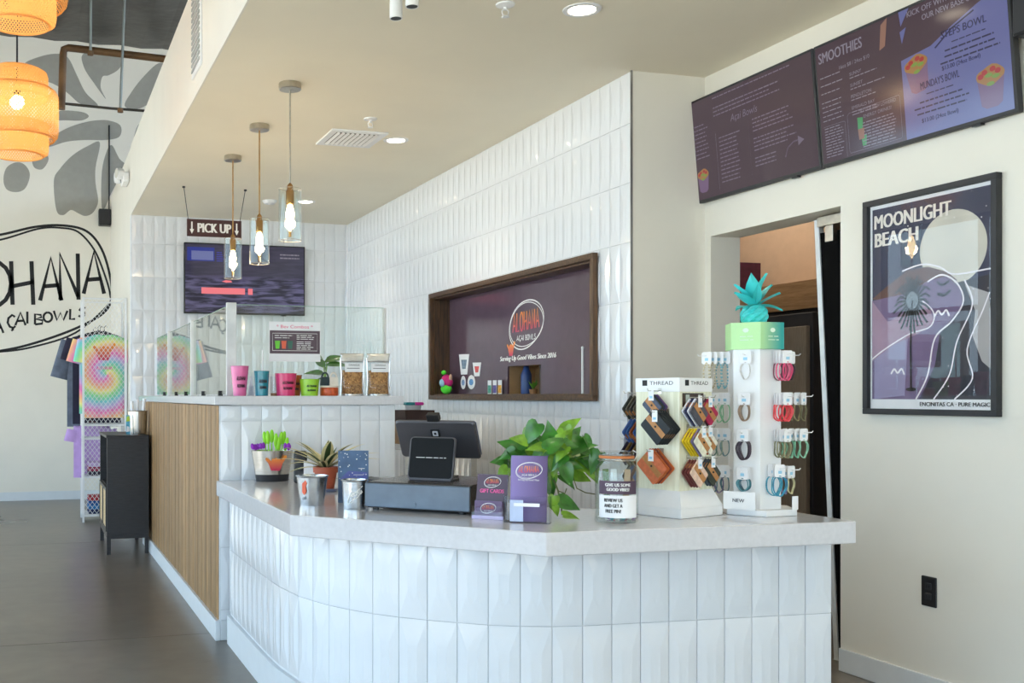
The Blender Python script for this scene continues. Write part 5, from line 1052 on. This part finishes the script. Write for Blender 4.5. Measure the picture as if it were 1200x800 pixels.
for k in range(3): m = MB(); m.box(.012, .133, .0055-k*.002, .0068-k*.002, .003, .222-.001*k, M_); m.build('flyer', two_tone('flyer_violet_fade', 0, c8(136, 118, 178), c8(84, 58, 104)), t)
m = MB(); m.box(.016, .06, -.024, -.022, .004, .075); m.build('pale_leaflet', mat('pale_leaflet', c8(214, 224, 244), .5), t); m = MB(); m.box(.03, .115, -.03, -.0285, .055, .066); m.build('white_label', paperw, t)
lg = bpy.data.objects.new('logo_mark', None); COL.objects.link(lg); lg.parent = t; lg.rotation_euler = (-.12, 0, 0); shop_logo(lg, .072, .172, .088, .0008)
m = MB(); text(m, 'Serving Up Good Vibes', .072, .138, .006, .07, .0008); m2 = MB(); m2.add(m.v, m.f, M_); m2.build('flyer_lettering', inkw, t)
# pothos
t = thing('pothos_plant', 'trailing green pothos with glossy heart leaves behind the flyers', 'plant', (1.73, 3.45, ZT))
MB().lathe([(0, 0), (.045, 0), (.06, .10), (.055, .10), (.043, .01), (0, .01)], 28, caps=False).build('pot', mat('grey_ceramic', c8(120, 118, 116), .4), t, True); MB().cyl((0, 0, .085), .054, .004, 20).build('soil', mat('potting_soil', c8(60, 44, 32), .9), t)
def wl(px, py, d): p = at(px, py, d)-Vector((1.73, 3.45, ZT)); return tuple(p)
rnd = random.Random(11); D0 = 3.76
spots = [(668, 498, 1.25, .5), (690, 520, .4, .1), (698, 540, .1, -.3), (685, 548, .3, -.6), (662, 520, 1.0, .4), (634, 515, 1.4, .6), (618, 512, 1.7, .3), (600, 522, 2.9, .1), (588, 540, 3.1, -.2), (590, 556, 3.1, -.1), (606, 545, 2.9, -.5), (620, 530, 2.6, .1), (640, 532, 1.6, -.2), (655, 540, 1.2, -.3), (672, 545, .6, -.5), (648, 562, 4.6, -1.0), (642, 525, 2.2, .2), (628, 520, 2.4, .3), (676, 530, .5, .2), (688, 534, .2, 0), (665, 555, 5.0, -.9), (680, 558, 5.4, -.9), (610, 530, 2.8, .3), (596, 532, 3.0, .2), (656, 512, 1.5, .8), (645, 508, 1.9, .7), (632, 540, 4.0, -.6), (618, 548, 3.6, -.6), (670, 512, .9, .6), (682, 524, .6, .4)]
def leaf_dn(par, p, d, nrm, l, w, m_):
    d = Vector(d).normalized(); nrm = Vector(nrm); nrm = (nrm-d*nrm.dot(d)).normalized(); sd = nrm.cross(d)
    prof = [(0, .0), (-.10, .24), (-.05, .43), (.10, .54), (.30, .52), (.52, .40), (.74, .22), (.90, .08), (1.0, .0)]
    mid = [0, .0, .03, .12, .3, .52, .74, .9, 1.0]; v = []; m = MB()
    for i, (x, y) in enumerate(prof):
        q = mid[i]; dz = -.28*q*q*l
        for s_ in (-1, -.5, 0, .5, 1):
            xx = mid[i]+(x-mid[i])*abs(s_); v.append(Vector(p)+d*(xx*l)+sd*(s_*y*w*2)+nrm*(dz+abs(s_)*y*w*.55-(abs(s_) == .5)*.0))
    m.add(v, [(i*5+k, (i+1)*5+k, (i+1)*5+k+1, i*5+k+1) for i in range(8) for k in range(4)]); return m.build('leaf', m_, par, 'all')
RT, FW_ = Vector((CS, -SN, 0)), Vector((SN, CS, 0)); UPV = Vector((0, 0, 1))
for px, py in [(610, 515), (624, 506), (650, 520), (632, 524), (604, 534), (640, 516), (664, 508), (678, 516), (692, 528), (694, 550), (600, 548), (615, 538), (658, 530), (674, 538), (684, 540), (650, 545), (664, 562), (644, 570), (626, 534), (640, 550)]: spots.append((px, py, 0, 0))
pc = (645, 542)
for k, (px, py, yw, pt) in enumerate(spots):
    dep = D0-.02-.10*math.exp(-((px-650)/34)**2)+rnd.uniform(-.07, .05); c = Vector(wl(px, py, dep)); an = math.atan2(pc[1]-py-6, px-pc[0])+rnd.uniform(-.6, .6)
    if rnd.random() < .25: an = -PI/2+rnd.uniform(-.8, .8)
    d = RT*math.cos(an)+UPV*(math.sin(an)*.75-.15)-FW_*rnd.uniform(-.1, .35); nrm = -FW_*rnd.uniform(.5, 1.0)+UPV*rnd.uniform(.35, 1.1)+RT*rnd.uniform(-.5, .5)
    l = rnd.uniform(.062, .090); st = c-d.normalized()*l*.4
    leaf_dn(t, st, d, nrm, l, l*.34, leaf_mats[0] if k % 3 else leaf_mats[1])
    m = MB(); b_ = Vector((rnd.uniform(-.02, .02), rnd.uniform(-.02, .02), .09)); mid = (b_+st)/2+Vector((0, 0, .03)); m.tube([b_, mid, st], .0016, 5); m.build('stem', leaf_mats[1], t)
vine = [wl(648, 560, 3.66), wl(654, 575, 3.62), wl(657, 590, 3.6), wl(659, 603, 3.6)]; m = MB(); m.tube(vine, .0035, 6); m.tube([vine[1], wl(662, 578, 3.6), wl(664, 572, 3.6)], .002, 5); m.tube([wl(672, 560, 3.7), wl(676, 572, 3.68), wl(686, 577, 3.68), wl(698, 579, 3.66)], .002, 5); m.build('vine', mat('vine_brown', c8(84, 92, 48), .5), t, True)
for px, py, an, l, d, mk in ((666, 590, -.4, .085, 3.6, 0), (648, 588, -1.7, .055, 3.58, 1), (652, 598, -1.3, .04, 3.58, 1), (668, 606, -.1, .06, 3.52, 1)):
    c = Vector(wl(px, py, d)); c.z = max(c.z, .016); dv = RT*math.cos(an)+UPV*math.sin(an)*(.6 if py < 600 else .1); leaf_dn(t, c-dv.normalized()*l*.4, dv, -FW_*(.9 if py < 600 else .4)+UPV*.6, l, l*.34, leaf_mats[mk])
# glass jar
p = at(722.5, 463, 3.50); t = thing('glass_jar', 'large glass jar labelled REVIEW US on the low counter', 'jar', (p.x, p.y, ZT), -.48); R_ = .071
MB().lathe([(0, .0), (R_-.004, 0), (R_, .006), (R_, .165), (R_-.004, .18), (.056, .197), (.056, .222), (.0535, .222), (.0535, .198), (R_-.008, .178), (R_-.003, .165), (R_-.003, .008), (0, .006)], 48, caps=False).build('body', pane, t, True)
MB().lathe([(.0565, .212), (.058, .213), (.058, .220), (.0565, .221)], 36, caps=False).build('orange_seal', mat('orange_rubber', c8(205, 120, 60), .5), t, True)
MB().lathe([(0, .236), (.05, .236), (.056, .231), (.057, .224), (.052, .222), (0, .222)], 36, caps=False).build('lid', thin_glass('lid_glass', (.88, .9, .9), 1.5), t, True)
m = MB(); m.tube([(.06*math.cos(a*PI/18), .06*math.sin(a*PI/18), .206) for a in range(36)], .0016, 6, True); m.tube([(.055, -.03, .206), (.066, -.036, .23), (.05, -.03, .24)], .002, 6); m.build('wire_clasp', chrome, t, True)
def band(m, z0, z1, a0, a1, r):
    n = 20; v = [(r*math.sin(a0+(a1-a0)*i/n), -r*math.cos(a0+(a1-a0)*i/n), z) for z in (z0, z1) for i in range(n+1)]; m.add(v, [(i, i+1, i+n+2, i+n+1) for i in range(n)]); return m
band(MB(), .018, .092, -.95, 1.0, R_+.0006).build('white_label', paperw, t); band(MB(), .096, .140, -.95, 1.0, R_+.0006).build('plum_label', plum, t)
m = MB(); text(m, 'GIVE US SOME', 0, .122, .0105, .085, 0, wrap=R_+.0012, bold=.0006); text(m, 'GOOD VIBES!', 0, .107, .0105, .075, 0, wrap=R_+.0012, bold=.0006); m.build('label_lettering', inkw, t)
m = MB(); text(m, 'REVIEW US', -.016, .071, .0115, .06, 0, wrap=R_+.0012, bold=.0006); text(m, 'AND GET A', -.016, .053, .0115, .06, 0, wrap=R_+.0012, bold=.0006); text(m, 'FREE PIN!', -.016, .035, .0115, .05, 0, wrap=R_+.0012, bold=.0006); m.build('label_lettering', inkb, t)
rnd = random.Random(4)
for k in range(34):
    a = rnd.uniform(0, 2*PI); r = rnd.uniform(.02, .058); z = .012+.014*(k % 3); c = [c8(225, 60, 110), c8(60, 170, 190), c8(235, 235, 235), c8(110, 60, 140)][k % 4]
    tt = thing('candy', ['pink', 'teal', 'white', 'purple'][k % 4]+' wrapped sweet at the bottom of the glass jar', 'sweet', (p.x+r*math.cos(a), p.y+r*math.sin(a), ZT+z), a, ['pink', 'teal', 'white', 'purple'][k % 4]+' sweets in the jar'); m = MB(); m.sphere((0, 0, 0), .0085, 8, 5, (1.3, .8, .6)); m.build('sweet', mat('sweet_%d' % (k % 4), c, .3), tt, True); m = MB(); m.add([(.011, 0, 0), (.017, -.005, .002), (.017, .005, -.002), (-.011, 0, 0), (-.017, -.005, .002), (-.017, .005, -.002)], [(0, 1, 2), (3, 5, 4)]); m.build('wrapper', mat('sweet_%d' % (k % 4), c, .3), tt)
for x, c, n_ in ((-.03, c8(90, 120, 60), 'green'), (-.008, c8(235, 238, 240), 'white'), (.03, c8(190, 160, 130), 'tan')):
    tt = thing('paper_slip', n_+' folded slip inside the glass jar', 'paper', (p.x+x*.9, p.y-x*.4, ZT+.06), -.4); m = MB(); m.box(-.010, .010, -.001, .001, 0, .115, Matrix.Rotation(x*2, 4, 'Y')); m.build('slip', mat('slip_'+n_, c, .6), tt)
ORD = ['front', 'second', 'third', 'fourth', 'fifth', 'sixth']
# ------------------------------------------------------------------ wallet display tower
TC = Vector((2.199, 3.240, ZT)); TRZ = -1.236
t = thing('wallet_display', 'square white and pale wood display tower headed THREAD', 'display stand', TC, TRZ)
pw = wood('pale_whitewashed_wood', c8(206, 204, 176), c8(228, 226, 204), 4, along='z', rough=.6); s = .091; b_ = .118
m = MB(); m.box(-b_, b_, -b_, b_, 0, .035); m.build('base', white, t, bevel=.003); m = MB(); v = [(-b_, -b_, .035), (b_, -b_, .035), (b_, b_, .035), (-b_, b_, .035), (-s-.002, -s-.002, .092), (s+.002, -s-.002, .092), (s+.002, s+.002, .092), (-s-.002, s+.002, .092)]
m.add(v, [(0, 1, 5, 4), (1, 2, 6, 5), (2, 3, 7, 6), (3, 0, 4, 7), (0, 3, 2, 1), (4, 5, 6, 7)]); m.build('sloped_tray', white, t)
m = MB(); m.box(-s, s, -s, s, .092, .435); m.build('column', pw, t); m = MB(); m.box(-s-.002, s+.002, -s-.002, s+.002, .435, .483); m.build('header', white, t, bevel=.001)
for rz in (0, PI/2):
    M_ = Matrix.Rotation(rz, 4, 'Z'); m = MB(); text(m, 'THREAD', .018, .459, .013, .098, -s-.002); m2 = MB(); m2.add(m.v, m.f, M_); m2.build('brand_lettering', inkb, t)
    m = MB(); m.box(-.062, -.042, -s-.003, -s-.002, .456, .476); m2 = MB(); m2.add(m.v, m.f, M_); m2.build('emblem', inkb, t)
M_ = Matrix.Rotation(PI/2, 4, 'Z'); m = MB(); m.box(-.075, .04, -s-.003, -s, .382, .43, M_); m.build('photo_card', mat('photo_dark', c8(58, 40, 30), .3, var=.4, scale=30), t); m = MB(); m.box(-.06, -.04, -s-.004, -s-.003, .39, .425, M_); m.box(.01, .022, -s-.004, -s-.003, .395, .425, M_); m.build('photo_highlight', mat('photo_pale', c8(180, 190, 180), .4), t)
tanl = mat('tan_leather', c8(186, 128, 72), .5, var=.08, scale=50)
WL = {}
def wallets(face, lx, z, n, cols, base_lb, roll=PI/4, gap=.011, sz=.040, start=.012, last=None):
    if face < 0: gap, sz = .016, .036
    """n wallets on one hook; face = rotation of the tower face; lx across the face, z height; the frontmost is the last"""
    rz = TRZ+face; f = Vector((math.sin(rz), -math.cos(rz), 0)); r = Vector((math.cos(rz), math.sin(rz), 0))
    base = TC+r*lx+f*s; base.z = ZT+z
    hk = thing('display_hook', 'chrome hook holding %s' % base_lb, 'hook', base, rz, 'hooks of the wallet display'); m = MB(); m.tube([(0, 0, 0), (0, -(start+gap*n+.01), 0), (0, -(start+gap*n+.014), .008)], .0017, 6); m.build('wire', chrome, hk); m = MB(); m.box(-.008, .008, -.002, 0, -.01, .01); m.build('plate', chrome, hk)
    for k in range(n):
        c = cols[k % len(cols)] if k < n-1 or last is None else last
        pos = base+f*(start+gap*k); front = k == n-1
        lb = '%s wallet of %s' % (ORD[n-1-k], base_lb)
        w = thing('card_wallet', lb, 'wallet', pos, rz, None if front else 'wallets of %s' % base_lb)
        key = 'w_%d_%d_%d' % tuple(int(q*999) for q in c)
        M_ = Matrix.Translation((0, 0, -.052)) @ Matrix.Rotation(roll, 4, 'Y')
        m = MB(); m.rbox(-sz*1.0, sz*1.0, -.003, .003, -sz*.82, sz*.82, .006, M_); m.build('body', mat(key, c, .6, var=.08, scale=60), w)
        m = MB(); m.box(-sz*.95, sz*.95, -.0042, .0042, -.008, .012, M_); m.build('leather_band', tanl, w)
        m = MB(); m.lathe([(0, 0), (.004, 0), (.003, .002), (0, .002)], 10, M=M_ @ Matrix.Translation((0, -.0042, .002)) @ Matrix.Rotation(PI/2, 4, 'X'), caps=False); m.build('snap', inkb, w)
        if front: m = MB(); m.box(-.011, .011, -.006, -.005, -.034, .006); m.build('hang_tag', paperw, w); m = MB(); m.box(-.006, .006, -.0066, -.006, -.026, -.018); m.build('tag_print', mat('pale_blue_ink', c8(150, 200, 225), .5), w)
blk = c8(30, 36, 40); nav = c8(40, 46, 84); crm = c8(226, 222, 200); yel = c8(232, 200, 30); cri = c8(168, 22, 72); rst = c8(196, 98, 44); grn = c8(46, 50, 38); pkc = c8(222, 190, 168); pur = c8(92, 60, 110); rd = c8(110, 50, 45)
wallets(0, .012, .438, 4, [pur, nav, grn], 'the purple stack at the top of the left face', last=c8(70, 80, 100), sz=.033)
wallets(0, .042, .365, 5, [blk], 'the black stack on the left face', sz=.050, gap=.013)
wallets(0, .018, .228, 4, [rst, c8(140, 60, 40)], 'the striped orange stack on the left face', sz=.050, gap=.014, last=c8(205, 110, 70))
wallets(PI/2, -.045, .415, 4, [c8(220, 222, 232), nav], 'the grey stack left on the right face', last=c8(74, 74, 84))
wallets(PI/2, .045, .415, 2, [c8(80, 40, 60)], 'the crimson stack right on the right face', last=cri)
wallets(PI/2, -.045, .312, 5, [yel, yel, yel, c8(120, 110, 140)], 'the yellow stack left on the right face', last=crm, gap=.012)
wallets(PI/2, .045, .312, 2, [rst], 'the cream pair right on the right face', last=c8(232, 228, 212), sz=.038)
wallets(PI/2, -.045, .205, 4, [rd], 'the blush stack low left on the right face', last=pkc)
wallets(PI/2, .045, .205, 3, [c8(60, 70, 80)], 'the dark olive stack low right on the right face', last=grn)
wallets(-PI/2, .05, .43, 4, [c8(90, 84, 70), c8(50, 50, 50)], 'the dark top stack round the far left side', last=c8(60, 66, 60))
wallets(-PI/2, .05, .345, 4, [c8(50, 90, 150), c8(150, 80, 40)], 'the blue and rust stack round the far left side', last=c8(70, 100, 160))
wallets(-PI/2, .05, .262, 5, [c8(40, 36, 50), c8(120, 90, 40)], 'the dark middle stack round the far left side', last=c8(36, 34, 60))
wallets(-PI/2, .05, .185, 4, [c8(40, 80, 150), c8(110, 60, 40)], 'the low mixed stack round the far left side', last=c8(50, 45, 35))
# ------------------------------------------------------------------ bracelet display tower
BC = Vector((2.494, 3.186, ZT)); brot = 0
t = thing('bracelet_display', 'tall six-sided white bracelet tower with a green header and small NEW sign', 'display stand', BC)
def hexp(R_, a0=None): 
    a0 = -math.radians(116) if a0 is None else a0
    return [(R_*math.cos(a0+k*PI/3), R_*math.sin(a0+k*PI/3)) for k in range(6)]
HB = 1.477-ZT
m = MB(); m.slab([(a+.014, b) for a, b in hexp(.135)], 0, .022); m.build('base', white, t, bevel=.002); m = MB(); m.slab(hexp(.092), .022, HB-.085); m.build('column', white, t)
hg = two_tone('mint_teal_header', 0, c8(186, 232, 164), c8(30, 160, 156)); hr = hg.node_tree.nodes['Color Ramp'].color_ramp; hr.elements[0].position = .26; hr.elements[1].position = .72; m = MB(); m.slab(hexp(.103), HB-.095, HB); m.build('header', hg, t, bevel=.001)
fa = -math.radians(146)      # outward direction of the front-left face
def facem(k): a = fa+k*PI/3; return Matrix.Rotation(a+PI/2, 4, 'Z')
for k in (0, 1):
    m = MB(); ap = .103*math.cos(PI/6)+.0006; lines(m, -.02, HB-.05, 2, .05, .012, .0025, -ap, jit=.1); m.add([(.011*math.cos(q*PI/6)-.0, -ap-.0006, HB-.028+.008*math.sin(q*PI/6)) for q in range(12)], [tuple(range(12))]); m2 = MB(); m2.add(m.v, m.f, facem(k)); m2.build('header_print', mat('pale_mint_ink', c8(226, 244, 226), .5), t, kind='stuff')
m = MB(); m.box(-.065, .045, -.128, -.125, .0225, .085, facem(0)); m.box(-.065, .045, -.125, -.1, .0225, .026, facem(0)); m.build('new_sign', white, t); m = MB(); text(m, 'NEW', -.012, .048, .012, .04, -.1285, bold=.0005); m2 = MB(); m2.add(m.v, m.f, facem(0)); m2.build('sign_lettering', mat('grey_ink', c8(90, 90, 96), .5), t)
m = MB(); m.box(.05, .075, -.13, -.127, .0225, .07, facem(1)); m.build('small_sign', white, t)
# pineapple ornament
t = thing('pineapple_ornament', 'turquoise plastic pineapple on top of the bracelet tower', 'ornament', (BC.x, BC.y, ZT+HB+.0005), -.2)
tq = mat('turquoise_plastic', c8(60, 205, 205), .35, var=.06, coat=.2); m = MB(); nU, nV = 18, 10; v = []
for j in range(nV+1):
    z = .003+.062*j/nV
    for i in range(nU): a = 2*PI*i/nU+(PI/nU if j % 2 else 0); r = (.046*math.sqrt(max(.12, 1-((z-.028)/.05)**2)))*(1.05 if (i+j//2) % 2 else .95); v.append((r*math.cos(a), r*math.sin(a), z))
m.add(v, [(j*nU+i, j*nU+(i+1) % nU, (j+1)*nU+(i+1) % nU, (j+1)*nU+i) for j in range(nV) for i in range(nU)]+[tuple(range(nU))[::-1], tuple(range(nV*nU, (nV+1)*nU))]); m.build('body', tq, t)
def pleaf(yaw, pitch, l, w, z0=.058, dr=.5):
    n = 6; v = []
    for i in range(n+1):
        q = i/n; ww = w*(1-q**3.2)*(.55+.9*q*(1-q)*2)+.0005; x = l*q; z = -dr*l*q*q*.5
        v += [(x, -ww, z+.004), (x, 0, z), (x, ww, z+.004), (x, 0, z-.004)]
    m = MB(); m.add(v, [(i*4+k, i*4+(k+1) % 4, (i+1)*4+(k+1) % 4, (i+1)*4+k) for i in range(n) for k in range(4)], Matrix.Translation((0, 0, z0)) @ Matrix.Rotation(yaw, 4, 'Z') @ Matrix.Rotation(-pitch, 4, 'Y') @ Matrix.Translation((.008, 0, 0))); m.build('leaf', tq, t, True)
for yw, pt, l, w in [(-.4, .25, .08, .034), (3.54, .25, .08, .034), (-.3, .66, .092, .032), (3.4, .66, .092, .032), (.1, 1.0, .1, .03), (3.04, 1.0, .1, .03), (-.8, 1.36, .118, .03), (4.0, 1.36, .118, .03)]: pleaf(yw, pt, l, w, dr=.9 if pt < .4 else .3)
# bracelets on hooks
BR = {}
ORD = ['front', 'second', 'third', 'fourth', 'fifth', 'sixth']
def hook_row(k, lx, z, cols, nm, lb, rw=.018, rh=.03, gap=.015, beads=False, start=.014):
    if k in (-1, 2): gap, start = .021, .022
    a = fa+k*PI/3; f = Vector((math.cos(a), math.sin(a), 0)); rz = a+PI/2; r = Vector((math.cos(rz), math.sin(rz), 0)); base = BC+f*(.092*math.cos(PI/6))+r*lx; base.z = ZT+z; n = len(cols)
    hk = thing('display_hook', 'white hook holding the %s' % lb, 'hook', base, rz, 'hooks of the bracelet tower'); m = MB(); m.tube([(0, 0, 0), (0, -(start+gap*n+.006), 0), (0, -(start+gap*n+.01), .006)], .0018, 6); m.build('wire', white, hk); m = MB(); m.box(-.006, .006, -.0015, 0, -.008, .008); m.build('plate', white, hk)
    for i, c in enumerate(cols):
        pos = base+f*(start+gap*i); front = i == n-1; w = thing(nm, '%s bracelet of the %s' % (ORD[n-1-i], lb), 'bracelet', pos, rz+random.uniform(-.25, .25)+{-1: .7, 2: -.7}.get(k, 0))
        key = 'cord_%d_%d_%d' % tuple(int(q*999) for q in c); cm = mat(key, c, .6, var=.1, scale=80)
        m = MB(); m.rbox(-.021, .021, -.0008, .0008, -.030, .014, .007); m.build('tag', paperw, w); m = MB(); m.box(-.007, .007, -.0014, -.0008, -.018, -.008); m.build('tag_print', mat('pale_blue_ink', c8(150, 200, 225), .5), w)
        pts = [(rw*math.sin(q*2*PI/22)*(1+.15*math.cos(q*2*PI/22)), .002*math.sin(q), -.026-rh+rh*math.cos(q*2*PI/22)) for q in range(22)]
        if beads:
            for q in range(0, 22): m = MB() if q == 0 else m; m.sphere(pts[q], .0036, 6, 4)
            m.build('bead_strand', cm, w, 'all', kind='stuff')
        else: m = MB(); m.tube(pts, .0022, 5, True); m.tube([(p_[0]*.86, p_[1]+.003, p_[2]) for p_ in pts], .0016, 5, True); m.build('cord_loop', cm, w, True)
R1, R2, R3, R4 = 1.273-ZT, 1.12-ZT, .99-ZT+.045, .86-ZT+.05
R1 = .485; R2 = .337; R3 = .205+.0; R4 = .1
zr = [1.362-ZT, 1.216-ZT, 1.088-ZT, .955-ZT]
hook_row(0, .0, zr[0], [c8(214, 210, 205)], 'white_bracelet', 'lone white piece at the top of the front face')
hook_row(0, .0, zr[1], [c8(170, 150, 130), c8(150, 125, 105)], 'taupe_bracelet', 'taupe pair on the front face')
hook_row(0, .0, zr[2], [c8(60, 48, 62), c8(84, 70, 84), c8(54, 42, 54)], 'plum_bracelet', 'dark plum trio on the front face', rw=.022, rh=.034)
hook_row(0, .0, zr[3], [c8(96, 128, 140), c8(60, 130, 140), c8(90, 140, 150)], 'slate_bracelet', 'slate teal trio low on the front face', rw=.022, rh=.022)
hook_row(1, .02, zr[0], [c8(120, 60, 80), c8(226, 90, 130), c8(232, 120, 150), c8(220, 70, 115)], 'pink_bracelet', 'pink row at the top right', rw=.02, rh=.032)
hook_row(1, .02, zr[1], [c8(232, 60, 70), c8(238, 70, 80), c8(225, 50, 65), c8(240, 80, 90)], 'red_bracelet', 'red row on the right face', rw=.024)
hook_row(1, .02, zr[2], [c8(120, 118, 84), c8(140, 136, 100), c8(128, 122, 92), c8(150, 145, 110)], 'olive_bracelet', 'olive row on the right face', rw=.02)
hook_row(1, .0, zr[3]+.01, [c8(60, 150, 175), c8(70, 165, 185), c8(50, 140, 170)], 'teal_bracelet', 'teal row low on the right face', rw=.028, rh=.035)
hook_row(2, -.01, zr[0], [c8(120, 60, 70), c8(70, 50, 60)], 'maroon_bracelet', 'dark pair at the top far right')
hook_row(2, -.01, zr[1], [c8(120, 116, 80), c8(135, 128, 90), c8(150, 140, 100), c8(110, 105, 75)], 'khaki_bracelet', 'khaki row on the far right face', rw=.02)
hook_row(2, -.01, zr[2], [c8(130, 190, 160), c8(140, 200, 170), c8(120, 185, 155), c8(150, 205, 175)], 'mint_bracelet', 'mint green row on the far right face', rw=.022, rh=.032)
hook_row(2, -.01, zr[3], [c8(150, 150, 190), c8(200, 195, 150)], 'lilac_bracelet', 'lilac and cream pair on the far right face')
hook_row(-1, .01, zr[0], [c8(120, 175, 185), c8(110, 170, 180), c8(190, 175, 140), c8(215, 200, 165)], 'beaded_bracelet', 'beaded row at the top left arm', beads=True, rh=.045, rw=.012, gap=.014)
hook_row(-1, .01, zr[1], [c8(130, 180, 140), c8(140, 190, 150), c8(225, 215, 200)], 'sage_bracelet', 'sage and cream row on the left arm', rw=.022, rh=.034)
hook_row(-1, .01, zr[2], [c8(120, 150, 150), c8(160, 170, 150), c8(90, 120, 110)], 'grey_green_bracelet', 'grey green row on the left arm')
hook_row(-1, .01, zr[3], [c8(70, 110, 120), c8(110, 100, 130), c8(90, 130, 140)], 'dusky_bracelet', 'dusky row low on the left arm')
# ------------------------------------------------------------------ kitchen side behind the till
t = thing('kitchen_cart', 'low pale kitchen cart behind the bar end', 'cart', (2.32, 6.35, 0)); m = MB(); m.box(0, .5, 0, .6, .86, .9); m.build('cart_top', steelb, t, bevel=.003)
for x in (0, .46):
    for y in (0, .56): m = MB(); m.box(x, x+.04, y, y+.04, 0, .86); m.build('leg', steelb, t)
t = thing('brown_carton', 'brown cardboard carton on the kitchen cart behind the till', 'box', (2.34, 6.4, .901)); m = MB(); m.box(0, .22, 0, .25, 0, .14); m.build('carton', mat('kraft_board', c8(168, 140, 112), .8, var=.05), t); m = MB(); m.box(-.001, .221, .1, .15, .14, .1405); m.build('tape', mat('kraft_tape', c8(190, 160, 120), .4), t)
t = thing('dark_carton', 'dark brown box stacked on the cardboard carton behind the till', 'box', (2.34, 6.4, 1.042)); m = MB(); m.box(0, .2, 0, .22, 0, .07); m.build('box', mat('dark_board', c8(66, 44, 40), .7), t, bevel=.002); m = MB(); m.box(-.002, .202, -.002, .222, .055, .08); m.build('lid', mat('dark_board', c8(66, 44, 40), .7), t)
t = thing('scoop_tub', 'clear tub with teal and magenta scoops on the stacked boxes', 'tub', (2.43, 6.5, 1.124)); MB().lathe([(0, 0), (.05, 0), (.055, .03), (0, .03)], 20, caps=False).build('tub', mat('milky_tub', c8(190, 195, 200), .3), t, True)
for x, c in ((-.04, c8(20, 130, 140)), (.02, c8(200, 30, 150))): m = MB(); m.rbox(x-.02, x+.045, -.03, .03, .03, .05, .008); m.build('scoop', mat('scoop_%d' % int(c[0]*99), c, .4), t)
# unseen lamp added to brighten the storeroom
t = thing('added_storeroom_light', 'added unseen ceiling light that brightens the storeroom', 'ceiling light', (4.3, 5.8, ZC)); m = MB(); m.box(-.3, .3, -.6, .6, -.05, -.001); m.build('housing', white, t); m = MB(); m.box(-.27, .27, -.57, .57, -.054, -.05); m.build('diffuser', mat('added_light_diffuser', (1, .9, .75), .5, emit=9), t)
